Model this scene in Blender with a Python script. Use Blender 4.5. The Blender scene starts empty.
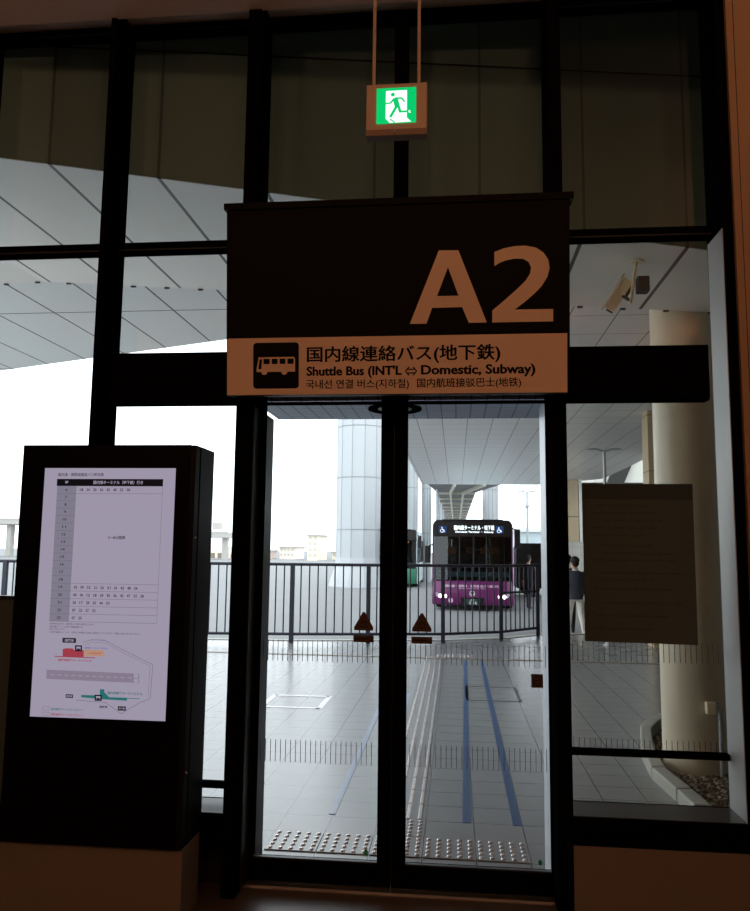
import bpy, bmesh, math, random
from mathutils import Vector, Matrix
random.seed(7)
sc = bpy.context.scene
C = sc.collection
PI = math.pi

# ------------------------------------------------------------------ camera
EYE = 1.7
CEIL = 4.66
def camera():
    yaw, pitch, roll = (math.radians(a) for a in (5.9727, 6.7385, 0.6709))
    fwd = Vector((-math.sin(yaw)*math.cos(pitch), math.cos(yaw)*math.cos(pitch), math.sin(pitch)))
    right = Vector((math.cos(yaw), math.sin(yaw), 0))
    up = right.cross(fwd)
    r = right*math.cos(roll) + up*math.sin(roll)
    u = up*math.cos(roll) - right*math.sin(roll)
    cd = bpy.data.cameras.new('camera')
    cd.sensor_fit = 'HORIZONTAL'; cd.sensor_width = 36.0
    cd.lens = 36.0*779.0/750.0
    cd.clip_start = 0.05; cd.clip_end = 800
    co = bpy.data.objects.new('camera', cd); C.objects.link(co)
    m = Matrix((r, u, -fwd)).transposed().to_4x4()
    m.translation = Vector((0, 0, EYE))
    co.matrix_world = m
    sc.camera = co
camera()

# ------------------------------------------------------------------ world, exposure
SKY = (1.50, 1.57, 1.68)
SKY_STRENGTH = 1.75
w = bpy.data.worlds.new('world'); sc.world = w; w.use_nodes = True
bgn = w.node_tree.nodes['Background']
bgn.inputs[0].default_value = (*SKY, 1); bgn.inputs[1].default_value = SKY_STRENGTH
sc.view_settings.view_transform = 'Standard'; sc.view_settings.look = 'None'
sc.view_settings.exposure = 0.0; sc.view_settings.gamma = 1.0
sc.view_settings.use_curve_mapping = False
try:
    sc.cycles.use_denoising = True
    sc.cycles.max_bounces = 12; sc.cycles.transparent_max_bounces = 24
    sc.cycles.sample_clamp_indirect = 6.0
except Exception: pass

# warm ceiling lamps of the hall (their light; fixtures are built with the ceiling)
LAMPS = [(-2.6, -1.5), (-0.7, -1.5), (1.2, -1.5), (-2.6, -4.2), (-0.7, -4.2), (1.2, -4.2)]
LAMP_E = 34.0          # glow of the hall's pendant globes
UPLIGHT_W = 26.0       # added fill uplights that brighten the ceiling
LAMP_COL = (1.0, 0.48, 0.26)

# ------------------------------------------------------------------ helpers
def lin(c):
    c = c/255.0
    return c/12.92 if c <= 0.04045 else ((c+0.055)/1.055)**2.4
def L3(r, g, b): return (lin(r), lin(g), lin(b))

MATS = {}
def mat(name, rgb, rough=0.5, metal=0.0, var=0.06, scale=8.0, emit=None, estr=1.0, spec=0.5, bump=0.0):
    """procedural surface: base colour broken up by a little noise"""
    m = bpy.data.materials.new(name); m.use_nodes = True
    nt = m.node_tree; p = nt.nodes['Principled BSDF']
    p.inputs['Roughness'].default_value = rough
    p.inputs['Metallic'].default_value = metal
    p.inputs['Specular IOR Level'].default_value = spec
    if emit:
        p.inputs['Base Color'].default_value = (0.005, 0.005, 0.005, 1)
        p.inputs['Emission Color'].default_value = (*emit, 1)
        p.inputs['Emission Strength'].default_value = estr; p.inputs['Specular IOR Level'].default_value = 0.08
    else:
        no = nt.nodes.new('ShaderNodeTexNoise'); no.inputs['Scale'].default_value = scale
        no.inputs['Detail'].default_value = 4
        ge = nt.nodes.new('ShaderNodeNewGeometry')
        nt.links.new(ge.outputs['Position'], no.inputs['Vector'])
        mx = nt.nodes.new('ShaderNodeMix'); mx.data_type = 'RGBA'
        mx.inputs[6].default_value = (*[max(0, c*(1-var)) for c in rgb], 1)
        mx.inputs[7].default_value = (*[min(1, c*(1+var)) for c in rgb], 1)
        nt.links.new(no.outputs['Fac'], mx.inputs[0])
        nt.links.new(mx.outputs[2], p.inputs['Base Color'])
        if bump:
            b = nt.nodes.new('ShaderNodeBump'); b.inputs['Strength'].default_value = bump
            b.inputs['Distance'].default_value = 0.01
            nt.links.new(no.outputs['Fac'], b.inputs['Height']); nt.links.new(b.outputs[0], p.inputs['Normal'])
    MATS[name] = m
    return m

def jointed(name, rgb, joint, sx, ox, sy, oy, w_=0.006, rough=0.4, var=0.08, spec=0.5, axes=(0, 1), vscale=3.0, rvar=0.0):
    """panels or tiles with joints on a world-aligned grid (sx/sy pitch, 0 = none)"""
    m = bpy.data.materials.new(name); m.use_nodes = True
    nt = m.node_tree; N = nt.nodes; K = nt.links; p = N['Principled BSDF']
    p.inputs['Roughness'].default_value = rough; p.inputs['Specular IOR Level'].default_value = spec
    ge = N.new('ShaderNodeNewGeometry'); se = N.new('ShaderNodeSeparateXYZ')
    K.new(ge.outputs['Position'], se.inputs[0])
    def math_(op, a, b=None):
        n = N.new('ShaderNodeMath'); n.operation = op
        for i, v in enumerate((a, b)):
            if v is None: continue
            if isinstance(v, (int, float)): n.inputs[i].default_value = v
            else: K.new(v, n.inputs[i])
        return n.outputs[0]
    masks = []
    for ax, s, o in ((axes[0], sx, ox), (axes[1], sy, oy)):
        if s:
            f = math_('FRACT', math_('DIVIDE', math_('SUBTRACT', se.outputs[ax], o - w_/2), s))
            masks.append(math_('LESS_THAN', f, w_/s))
    mask = masks[0] if len(masks) == 1 else math_('MAXIMUM', masks[0], masks[1])
    no = N.new('ShaderNodeTexNoise'); no.inputs['Scale'].default_value = vscale; no.inputs['Detail'].default_value = 5
    K.new(ge.outputs['Position'], no.inputs['Vector'])
    mx = N.new('ShaderNodeMix'); mx.data_type = 'RGBA'
    mx.inputs[6].default_value = (*[c*(1-var) for c in rgb], 1); mx.inputs[7].default_value = (*[c*(1+var) for c in rgb], 1)
    K.new(no.outputs['Fac'], mx.inputs[0])
    m2 = N.new('ShaderNodeMix'); m2.data_type = 'RGBA'
    K.new(mask, m2.inputs[0]); K.new(mx.outputs[2], m2.inputs[6]); m2.inputs[7].default_value = (*joint, 1)
    K.new(m2.outputs[2], p.inputs['Base Color'])
    if rvar:
        K.new(math_('ADD', math_('MULTIPLY', no.outputs['Fac'], rvar), rough - rvar/2), p.inputs['Roughness'])
    MATS[name] = m
    return m

def glass(name, tint, base=0.04, grow=0.5, rough=0.0):
    m = bpy.data.materials.new(name); m.use_nodes = True
    nt = m.node_tree; N = nt.nodes; K = nt.links
    N.remove(N['Principled BSDF'])
    out = N['Material Output']
    t = N.new('ShaderNodeBsdfTransparent'); t.inputs[0].default_value = (*tint, 1)
    g = N.new('ShaderNodeBsdfGlossy'); g.inputs['Roughness'].default_value = rough
    lw = N.new('ShaderNodeLayerWeight'); lw.inputs[0].default_value = 0.5
    pw = N.new('ShaderNodeMath'); pw.operation = 'POWER'; K.new(lw.outputs['Facing'], pw.inputs[0]); pw.inputs[1].default_value = 4
    mu = N.new('ShaderNodeMath'); mu.operation = 'MULTIPLY_ADD'; K.new(pw.outputs[0], mu.inputs[0])
    mu.inputs[1].default_value = grow; mu.inputs[2].default_value = base
    mx = N.new('ShaderNodeMixShader'); K.new(mu.outputs[0], mx.inputs[0]); K.new(t.outputs[0], mx.inputs[1]); K.new(g.outputs[0], mx.inputs[2])
    K.new(mx.outputs[0], out.inputs[0])
    MATS[name] = m
    return m

class MB:
    """collects shapes and builds ONE mesh object"""
    def __init__(s): s.v = []; s.f = []; s.m = []; s.mats = []; s.sm = []
    def _mi(s, m):
        m = MATS[m] if isinstance(m, str) else m
        if m not in s.mats: s.mats.append(m)
        return s.mats.index(m)
    def add(s, vs, fs, m, smooth=False, M=None):
        o = len(s.v); i = s._mi(m)
        s.v += [tuple(M @ Vector(v)) if M else tuple(v) for v in vs]
        for f in fs: s.f.append([o+k for k in f]); s.m.append(i); s.sm.append(smooth)
        return s
    def box(s, x0, x1, y0, y1, z0, z1, m, M=None):
        vs = [(x, y, z) for z in (z0, z1) for x, y in ((x0, y0), (x1, y0), (x1, y1), (x0, y1))]
        return s.add(vs, [(3,2,1,0),(4,5,6,7),(0,1,5,4),(1,2,6,5),(2,3,7,6),(3,0,4,7)], m, M=M)
    def tube(s, p, q, r0, r1=None, m=None, n=12, cap=True, M=None):
        r1 = r0 if r1 is None else r1
        p = Vector(p); q = Vector(q); d = (q-p).normalized()
        a = d.orthogonal().normalized(); b = d.cross(a)
        vs = [tuple(c + (a*math.cos(2*PI*k/n) + b*math.sin(2*PI*k/n))*r) for c, r in ((p, r0), (q, r1)) for k in range(n)]
        s.add(vs, [(k, (k+1) % n, n+(k+1) % n, n+k) for k in range(n)], m, smooth=n > 6, M=M)
        if cap: s.add(vs, [tuple(reversed(range(n))), tuple(range(n, 2*n))], m, M=M)
        return s
    def lathe(s, prof, m, n=24, c=(0, 0), M=None, smooth=True):
        vs = [(c[0]+r*math.cos(2*PI*k/n), c[1]+r*math.sin(2*PI*k/n), z) for r, z in prof for k in range(n)]
        fs = [(j*n+k, j*n+(k+1) % n, (j+1)*n+(k+1) % n, (j+1)*n+k) for j in range(len(prof)-1) for k in range(n)]
        s.add(vs, fs, m, smooth=smooth, M=M)
        s.add([vs[k] for k in range(n)], [tuple(reversed(range(n)))], m, M=M)
        return s.add(vs[-n:], [tuple(range(n))], m, M=M)
    def poly(s, pts, m, M=None, flip=False):
        r = list(range(len(pts)))
        return s.add(pts, [tuple(reversed(r)) if flip else tuple(r)], m, M=M)
    def prism_y(s, pts, y0, y1, m, M=None):
        """outline in x,z extruded from y0 to y1"""
        n = len(pts); vs = [(x, y0, z) for x, z in pts] + [(x, y1, z) for x, z in pts]
        return s.add(vs, [tuple(range(n)), tuple(reversed(range(n, 2*n)))] + [(k, n+k, n+(k+1) % n, (k+1) % n) for k in range(n)], m, M=M)
    def prism_z(s, pts, z0, z1, m, M=None):
        n = len(pts); vs = [(x, y, z0) for x, y in pts] + [(x, y, z1) for x, y in pts]
        return s.add(vs, [tuple(reversed(range(n))), tuple(range(n, 2*n))] + [(k, (k+1) % n, n+(k+1) % n, n+k) for k in range(n)], m, M=M)
    def stroke(s, pts, wd, m, y=0.0, M=None, closed=False):
        """flat polyline of width wd in the x,z plane at depth y (facing -y)"""
        pp = pts + [pts[0]] if closed else pts
        for (x0, z0), (x1, z1) in zip(pp[:-1], pp[1:]):
            l = math.hypot(x1-x0, z1-z0) or 1; nx, nz = -(z1-z0)/l*wd/2, (x1-x0)/l*wd/2
            s.poly([(x0+nx, y, z0+nz), (x0-nx, y, z0-nz), (x1-nx, y, z1-nz), (x1+nx, y, z1+nz)], m, M=M)
        return s
    def ball(s, c, r, m, n=12, sz=(1, 1, 1), M=None):
        vs = []; fs = []; k = n//2
        for j in range(k+1):
            t = PI*j/k
            for i in range(n):
                vs.append((c[0]+r*sz[0]*math.sin(t)*math.cos(2*PI*i/n), c[1]+r*sz[1]*math.sin(t)*math.sin(2*PI*i/n), c[2]+r*sz[2]*math.cos(t)))
        for j in range(k):
            for i in range(n): fs.append((j*n+i, (j+1)*n+i, (j+1)*n+(i+1) % n, j*n+(i+1) % n))
        return s.add(vs, fs, m, smooth=True, M=M)
    def text(s, body, x, z, m, width=None, height=None, bold=0.0, y=0.0, M=None, anchor='l', fat=0.0):
        """lettering in the x,z plane facing -y; (x, z) = left (or centre) of its lower edge"""
        vs, fs = text_mesh(body, bold)
        if not vs: return s
        x0 = min(v[0] for v in vs); x1 = max(v[0] for v in vs); z0 = min(v[1] for v in vs); z1 = max(v[1] for v in vs)
        kx = kz = 1.0
        if width and height: kx = width/(x1-x0); kz = height/(z1-z0)
        elif width: kx = kz = width/(x1-x0)
        else: kx = kz = height/(z1-z0)
        ox = x - (x1-x0)*kx/2 if anchor == 'c' else x
        for i, (dx, dz) in enumerate(((0, 0), (fat, 0), (-fat, 0), (0, fat*.6), (0, -fat*.6)) if fat else ((0, 0),)):
            s.add([(ox+(v[0]-x0)*kx+dx, y-0.00005*i, z+(v[1]-z0)*kz+dz) for v in vs], fs, m, M=M)
        return s
    def build(s, name, parent=None, bevel=0.0, local=False, recentre=False):
        me = bpy.data.meshes.new(name)
        vs = s.v; o = bpy.data.objects.new(name, me)
        if parent is not None and not local:
            inv = WORLD[parent.name].inverted(); vs = [tuple(inv @ Vector(v)) for v in vs]
        base = None
        if parent is None and recentre:
            xs, ys, zs = zip(*vs); base = Vector(((min(xs)+max(xs))/2, (min(ys)+max(ys))/2, min(zs)))
            vs = [tuple(Vector(v)-base) for v in vs]; o.location = base
        me.from_pydata(vs, [], s.f)
        for m in s.mats: me.materials.append(m)
        me.polygons.foreach_set('material_index', s.m)
        me.polygons.foreach_set('use_smooth', s.sm)
        me.update()
        C.objects.link(o)
        if parent is not None:
            o.parent = parent; WORLD[o.name] = WORLD[parent.name].copy()
        else: WORLD[o.name] = Matrix.Translation(base) if base else Matrix.Identity(4)
        if bevel:
            b = o.modifiers.new('bevel', 'BEVEL'); b.width = bevel; b.segments = 2; b.limit_method = 'ANGLE'; b.angle_limit = 0.9
        return o
WORLD = {}
_tc = {}
def text_mesh(body, bold):
    k = (body, bold)
    if k not in _tc:
        cu = bpy.data.curves.new('lettering', 'FONT'); cu.body = body; cu.offset = bold; cu.resolution_u = 3
        ob = bpy.data.objects.new('lettering', cu); C.objects.link(ob)
        dg = bpy.context.evaluated_depsgraph_get(); dg.update()
        me = bpy.data.meshes.new_from_object(ob.evaluated_get(dg))
        _tc[k] = ([tuple(v.co) for v in me.vertices], [tuple(p.vertices) for p in me.polygons])
        bpy.data.objects.remove(ob); bpy.data.meshes.remove(me); bpy.data.curves.remove(cu)
    return _tc[k]
def tag(o, label=None, cat=None, group=None, kind=None):
    if label: o['label'] = label
    if cat: o['category'] = cat
    if group: o['group'] = group
    if kind: o['kind'] = kind
    return o
def thing(name, loc, label=None, cat=None, group=None, rotz=0.0, rotx=0.0, kind=None):
    o = bpy.data.objects.new(name, None); C.objects.link(o); o.empty_display_size = 0.1
    o.location = loc; o.rotation_euler = (rotx, 0, rotz)
    WORLD[o.name] = Matrix.Translation(Vector(loc)) @ Matrix.Rotation(rotz, 4, 'Z') @ Matrix.Rotation(rotx, 4, 'X')
    return tag(o, label, cat, group, kind)
def struct(name, mb, **k):
    o = mb.build(name, **k); o['kind'] = 'structure'; return o
def dup_tree(root, loc, rotz=None, label=None, group=None):
    def cp(o, par):
        c = o.copy(); C.objects.link(c); c.parent = par
        for ch in list(o.children): cp(ch, c)
        return c
    r = cp(root, None); r.location = loc
    if rotz is not None: r.rotation_euler = (0, 0, rotz)
    if label: r['label'] = label
    if group: r['group'] = group
    return r

# ------------------------------------------------------------------ materials
mat('frame_black', L3(11, 11, 12), 0.6, 0.0, 0.1, spec=0.0)
mat('frame_dark', L3(44, 46, 46), 0.4, 0.2, 0.1, spec=0.4)
mat('reveal_silver', L3(176, 184, 188), 0.45, 0.2, 0.04)
mat('jamb_silver', L3(196, 200, 206), 0.35, 0.3, 0.04)
mat('steel_edge', L3(205, 205, 200), 0.25, 0.9, 0.04)
mat('kiosk_black', L3(9, 9, 10), 0.3, 0.0, 0.1, spec=0.08)
mat('kiosk_side', L3(20, 20, 21), 0.4, 0.0, 0.1, spec=0.12)
mat('beige_panel', L3(118, 110, 94), 0.55, 0.0, 0.05)
mat('sign_black', L3(12, 11, 11), 0.5, 0.0, 0.1, spec=0.06)
mat('sign_beige', L3(232, 205, 176), 0.5, 0.0, 0.03)
mat('wood_wall', L3(140, 92, 52), 0.5, 0.0, 0.25, 2.0)
mat('hall_wall', L3(92, 76, 62), 0.7, 0.0, 0.05)
mat('ceiling_paint', L3(200, 180, 165), 0.8, 0.0, 0.04)
jointed('hall_floor', L3(84, 72, 60), L3(58, 48, 40), 0.6, 0.1, 0.6, 0.2, 0.004, 0.3, 0.1)
glass('glass_clear', (0.94, 0.965, 0.955), 0.025, 0.5)
glass('glass_tinted', (0.86, 0.87, 0.835), 0.03, 0.5)
glass('glass_upper', (0.90, 0.94, 0.93), 0.03, 0.5)
mat('film_tick', L3(60, 62, 68), 0.6)
mat('sticker_brown', L3(86, 66, 54), 0.6, spec=0.2)
mat('sticker_dark', L3(44, 34, 28), 0.6, spec=0.2)
mat('sticker_green', L3(40, 170, 110), 0.5)
mat('poster_paper', (0.082, 0.115, 0.108), 0.8, 0.0, 0.05, spec=0.1)
mat('poster_band', (0.056, 0.078, 0.073), 0.8, 0.0, 0.05, spec=0.1)
mat('poster_line', (0.068, 0.096, 0.09), 0.8, spec=0.1)
jointed('paving', (0.215, 0.215, 0.22), (0.025, 0.03, 0.04), 0.2975, -0.188, 0.2975, 0.073, 0.009, 0.25, 0.10, 0.8, rvar=0.04)
mat('paving_strip', L3(126, 112, 100), 0.45)
mat('asphalt', (0.225, 0.23, 0.235), 0.8, 0.0, 0.08, 0.6)
mat('kerb_stone', L3(172, 170, 162), 0.6, 0.0, 0.05)
mat('stud_metal', L3(205, 194, 190), 0.25, 0.7, 0.05)
mat('tactile_grey', (0.225, 0.225, 0.23), 0.25, spec=0.8)
mat('tape_blue', L3(18, 70, 122), 0.5, 0.0, 0.1)
mat('tape_pale', L3(142, 156, 184), 0.25, 0.0, 0.1)
mat('paint_white', L3(248, 248, 248), 0.25, spec=0.9)
mat('paint_grey', L3(84, 86, 90), 0.5)
SOF = (0.74, 0.74, 0.735)
mat('soffit_dark', L3(190, 182, 165), 0.6, 0.0, 0.06, 1.0)
mat('column_paint', L3(226, 214, 190), 0.3, 0.0, 0.03)
mat('pier_white', (0.50, 0.52, 0.54), 0.6, 0.0, 0.02)
mat('pier_joint', (0.33, 0.345, 0.36), 0.6)
mat('fence_dark', L3(46, 46, 58), 0.45, 0.3, 0.08)
mat('rubber', L3(22, 22, 23), 0.8)
mat('lamp_grey', L3(188, 192, 196), 0.45, 0.4)
mat('white_plain', L3(225, 226, 222), 0.55)
mat('canopy_under', L3(150, 162, 178), 0.5, 0.2, 0.05)

# ------------------------------------------------------------------ outside ground and canopy
GL = 4.14        # plane of the glazing
struct('pavement', MB().prism_z([(-14, 4.17), (9, 4.17), (9, 16.4), (1.95, 16.4), (1.0, 15.4), (-0.3, 14.75), (-3.0, 14.2), (-14, 13.4)], -0.3, 0.0, 'paving'))
m = MB()
edge = [(-14, 13.4), (-3.0, 14.2), (-0.3, 14.75), (1.0, 15.4), (1.95, 16.4), (9, 16.4)]
for (x0, y0), (x1, y1) in zip(edge[:-1], edge[1:]):
    l = math.hypot(x1-x0, y1-y0); nx, ny = -(y1-y0)/l*0.16, (x1-x0)/l*0.16
    m.prism_z([(x0, y0), (x1, y1), (x1+nx, y1+ny), (x0+nx, y0+ny)], -0.3, 0.012, 'kerb_stone')
struct('kerb', m)
struct('road', MB().box(-160, 120, 12.5, 320, -0.6, -0.2, 'asphalt'))
struct('trim_1', MB().box(-14, 9, 12.42, 12.52, 0.0, 0.006, 'paving_strip'))

# lower canopy: slopes gently down to the right, joints run outwards
def s1z(x): return 4.22 if x < -4.0 else 4.1 - 0.1*(x+2.8)
jointed('soffit_near', (0.88, 0.85, 0.79), (0.02, 0.02, 0.018), 0.675, 1.504, 0, 0, 0.027, 0.4, 0.03)
near = [(-5.9, 4.26), (-3.65, 4.26), (-2.85, 4.376), (-1.366, 4.61), (1.504, 5.08), (5.3, 5.7)]
def near_y(x):
    for (x0, y0), (x1, y1) in zip(near[:-1], near[1:]):
        if x0 <= x <= x1: return y0 + (y1-y0)*(x-x0)/(x1-x0)
def far_y(x): return 6.40 + 0.095*(1.5-x) if x > -6 else 7.11
xs = [-5.9, -4.0, -3.65, -2.85, -1.366, 0, 1.504, 3.2, 5.3]
m = MB()
for x0, x1 in zip(xs[:-1], xs[1:]):
    z0, z1 = s1z(x0), s1z(x1)
    a = [(x0, near_y(x0), z0), (x1, near_y(x1), z1), (x1, far_y(x1), z1), (x0, far_y(x0), z0)]
    b = [(x, y, z+0.06) for x, y, z in a]
    m.add(a+b, [(3, 2, 1, 0), (4, 5, 6, 7), (0, 1, 5, 4), (2, 3, 7, 6)], 'soffit_near')
k = -11
while True:                                  # small hanger tabs under the outer edge
    x = 1.504 + 0.675*k + 0.2; k += 1
    if x > 5: break
    if x < -5.6: continue
    for dx in (0, 0.34):
        y = far_y(x+dx); z = s1z(x+dx)
        m.box(x+dx-0.022, x+dx+0.022, y-0.01, y+0.008, z-0.014, z, 'frame_dark')
struct('canopy_soffit', m)
jointed('fascia_panel', (0.20, 0.29, 0.265), (0.10, 0.145, 0.13), 0.675, 1.504, 0, 0, 0.018, 0.6, 0.05)
m = MB()
for x0, x1 in zip(xs[:-1], xs[1:]):
    y0, y1 = near_y(x0), near_y(x1)
    y0 -= 0.012; y1 -= 0.012
    a = [(x0, y0, s1z(x0)), (x1, y1, s1z(x1)), (x1, y1, 6.0), (x0, y0, 6.0)]
    b = [(x, y+0.05, z+0.002) for x, y, z in a]
    m.add(a+b, [(0, 1, 2, 3), (7, 6, 5, 4)], 'fascia_panel')
    m.add([(x0, y0-0.012, 4.85), (x1, y1-0.012, 4.85), (x1, y1-0.012, 4.862), (x0, y0-0.012, 4.862)], [(0, 1, 2, 3)], 'frame_black')
struct('canopy_fascia', m)
m = MB(); m.box(-5.9, 5.3, 3.9, 5.9, 6.0, 6.15, 'soffit_dark'); m.box(-6.0, -5.9, 3.9, 7.1, 4.22, 6.1, 'soffit_dark'); m.box(5.3, 5.4, 3.9, 5.9, 3.0, 6.1, 'soffit_dark')
m.box(-5.9, 5.3, 4.121, 4.16, 4.746, 6.0, 'soffit_dark')
struct('roof', m)  # unseen cap, ends and upper wall added to keep sky light off the fascia

# upper canopy, two fields of panels
jointed('soffit_left', (0.80, 0.82, 0.80), (0.02, 0.02, 0.018), 0.683, -3.07, 2.6, 8.0, 0.021, 0.5, 0.03)
jointed('soffit_right', (0.90, 0.895, 0.88), (0.08, 0.08, 0.08), 0.505, -0.78, 0.75, 8.49, 0.014, 0.34, 0.03, 0.8)
Z2 = 4.25
struct('canopy_soffit', MB().prism_z([(-7.2, 6.2), (-1.36, 6.2), (-1.36, 8.64), (-2.9, 9.24), (-6.77, 10.75), (-7.2, 10.92)], Z2, Z2+0.9, 'soffit_left'))
struct('canopy_soffit', MB().prism_z([(-1.36, 6.2), (5.26, 6.2), (5.26, 27.9), (5.2, 28.7), (3.2, 31.4), (-1.36, 31.2)], Z2, Z2+0.9, 'soffit_right'))

# unseen walls added on the right to block sky light
jointed('shade_cladding', L3(74, 74, 72), L3(30, 30, 30), 1.2, 0.2, 0.9, 0, 0.012, 0.45, 0.06, axes=(1, 2))
struct('right_shade_wall', MB().box(3.5, 3.7, 4.17, 8.9, -0.2, 6.1, 'shade_cladding').box(3.5, 5.6, 8.9, 9.0, -0.2, 6.1, 'shade_cladding').box(5.4, 5.6, 9.0, 20.5, -0.3, 5.2, 'shade_cladding'))

# small canopy slab right over the door, with its downlight
jointed('door_canopy_under', L3(196, 212, 236), L3(130, 142, 162), 0.085, 0, 0.085, 0, 0.008, 0.45, 0.04)
struct('trim_2', MB().box(-1.12, 0.56, 4.18, 4.80, 2.50, 2.58, 'door_canopy_under'))
d = thing('downlight', (-0.35, 4.42, 2.50), 'round black downlight in the soffit just outside the door top', 'ceiling light')
MB().lathe([(0.155, 2.5), (0.155, 2.490), (0.145, 2.486), (0.13, 2.488), (0.12, 2.494)], 'frame_black', 28, (-0.35, 4.42)).build('housing_ring', d)
MB().lathe([(0.118, 2.496), (0.08, 2.492), (0.02, 2.490)], 'frame_dark', 24, (-0.35, 4.42)).build('reflector', d)

# ------------------------------------------------------------------ hall shell
struct('floor', MB().box(-5.3, 3.3, -6.2, 4.17, -0.3, 0.0, 'hall_floor'))
struct('ceiling', MB().box(-5.3, 3.3, -6.2, 3.925, CEIL, 4.9, 'ceiling_paint').box(-5.3, 3.3, 3.925, 4.12, 4.745, 4.9, 'ceiling_paint'))
struct('wall_back', MB().box(-5.3, 3.3, -6.4, -6.2, -0.1, 4.9, 'hall_wall'))
struct('wall_left', MB().box(-5.5, -5.3, -6.4, 4.17, -0.1, 4.9, 'hall_wall'))
struct('wall_right', MB().box(3.3, 3.5, -6.4, 4.17, -0.1, 4.9, 'hall_wall'))
jointed('wood_cladding', L3(164, 136, 106), L3(40, 28, 20), 0.15, 1.42, 0, 0, 0.004, 0.5, 0.22, vscale=1.5)
struct('wall_front', MB().box(1.385, 3.3, 3.885, 4.17, -0.1, 4.7, 'wood_cladding'))
mat('lamp_glow', (1, 1, 1), emit=LAMP_COL, estr=LAMP_E)
fx = None
for i, (x, y) in enumerate(LAMPS):
    lab = 'warm white globe lamp hanging from the hall ceiling behind the viewer'
    if fx is None:
        fx = thing('pendant_lamp', (x, y, CEIL), lab, 'ceiling light', 'hall ceiling lamps')
        b = MB().tube((x, y, CEIL), (x, y, CEIL-0.36), 0.008, None, 'frame_dark', 8); b.lathe([(0.05, CEIL-0.02), (0.05, CEIL)], 'frame_dark', 16, (x, y)); b.build('stem', fx)
        MB().ball((x, y, CEIL-0.49), 0.15, 'lamp_glow', 20).build('globe', fx)
    else: dup_tree(fx, (x, y, CEIL))
for x, y, sd in ((-5.19, 1.8, -1), (3.19, 1.8, 1), (-5.19, -2.5, -1), (3.19, -2.5, 1)):  # unseen sconces added to lift the ceiling brightness
    u = thing('fill_uplight', (x, y, 3.5), 'added dark half round fill uplight on the %s side wall, %s' % ('left' if sd < 0 else 'right', 'nearer the glass front' if y > 0 else 'deeper in the hall'), 'fill light')
    MB().lathe([(0.05, 3.50), (0.10, 3.60), (0.10, 3.66), (0.085, 3.66), (0.08, 3.60)], 'frame_dark', 20, (x, y)).build('bowl', u)
    ld = bpy.data.lights.new('uplight', 'AREA'); ld.shape = 'DISK'; ld.size = 0.15; ld.energy = UPLIGHT_W; ld.color = LAMP_COL
    lo = bpy.data.objects.new('uplight', ld); C.objects.link(lo); lo.location = (x-sd*0.01, y, 3.67); lo.rotation_euler = (PI, -sd*0.35, 0)

# ------------------------------------------------------------------ glazed front
FY, BY = 3.91, 4.17     # front and back of the members
bays = [(-5.30, -4.56), (-4.50, -3.66), (-3.60, -2.80)]
MULLX = [(-4.56, -4.50), (-3.66, -3.60), (-2.80, -2.735), (-1.936, -1.907), (-1.140, -1.070), (0.478, 0.548), (1.338, 1.384)]
for i, (x0, x1) in enumerate(MULLX):
    zt = CEIL + 0.08
    b = MB().box(x0, x1, FY, 3.924, 0.0, CEIL-0.001, 'frame_black').box(x0, x1, 3.924, BY, 0.0, zt, 'frame_black')
    if i == 4: b.box(x1-0.004, x1+0.006, 4.0, 4.44, 0.0, 2.44, 'frame_dark')
    if i == 5: b.box(x0-0.004, x1, BY, 4.47, 0.0, 2.50, 'jamb_silver')
    if i == 6: b.box(x0-0.004, x0+0.002, FY+0.012, BY-0.02, 0.45, 3.32, 'reveal_silver')  # silver stops at the upper transom; the shade above is put into the colour
    struct('trim_%d' % (i+3), b)
gbay = [(-5.30, -4.56), (-4.50, -3.66), (-3.60, -2.80), (-2.735, -1.936), (-1.907, -1.140)]
def pane(m, x0, x1, z0, z1, mt='glass_clear', y=GL): m.box(x0, x1, y, y+0.01, z0, z1, mt); return m
def window(n, x0, x1, low, sill_z, kneetop, gl='glass_clear'):
    r = thing('window_%d' % n, ((x0+x1)/2, GL, 0), kind='structure')
    f = MB().box(x0, x1, 4.10, BY, 4.69, 4.745, 'frame_black')
    f.box(x0, x1, 4.096, 4.10, 4.70, 4.705, 'frame_dark')
    f.build('top_transom', r)
    f = MB().box(x0, x1, 4.09, BY, 3.352, 3.405, 'frame_black'); f.box(x0, x1, 4.086, 4.09, 3.358, 3.364, 'frame_dark')
    f.build('upper_transom', r)
    f = MB().box(x0, x1, 4.115, 4.165, low-0.014, low+0.014, 'frame_black'); f.build('lower_transom', r)
    f = MB().box(x0, x1, FY, BY, kneetop-0.06, sill_z, 'frame_black'); f.box(x0, x1, FY+0.012, GL, sill_z, sill_z+0.004, 'frame_dark')
    f.build('sill', r)
    pane(MB(), x0, x1, 3.405, 4.69, 'glass_upper').build('upper_pane', r)
    pane(MB(), x0, x1, low+0.014, 3.352, gl).build('middle_pane', r)
    pane(MB(), x0, x1, sill_z, low-0.014, gl).build('bottom_pane', r)
    return r
for n, (x0, x1) in enumerate(gbay):
    window(n+1, x0, x1, 0.462, 0.388, 0.30)
    k = MB().box(x0, x1, 4.08, BY, 0.0, 0.30, 'frame_dark'); struct('trim_%d' % (n+20), k)
wr = window(6, 0.548, 1.338, 0.698, 0.452, 0.385, 'glass_tinted')
k = MB().box(0.523, 3.3, 3.74, 3.88, 0.0, 0.384, 'beige_panel'); k.box(0.515, 0.523, 3.741, 3.88, 0.0, 0.387, 'frame_black'); k.box(0.523, 3.3, 3.746, 3.88, 0.384, 0.387, 'frame_black'); k.box(0.562, 3.3, 3.88, 4.0, 0.0, 0.388, 'frame_black')
struct('baseboard_right', k)
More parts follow.
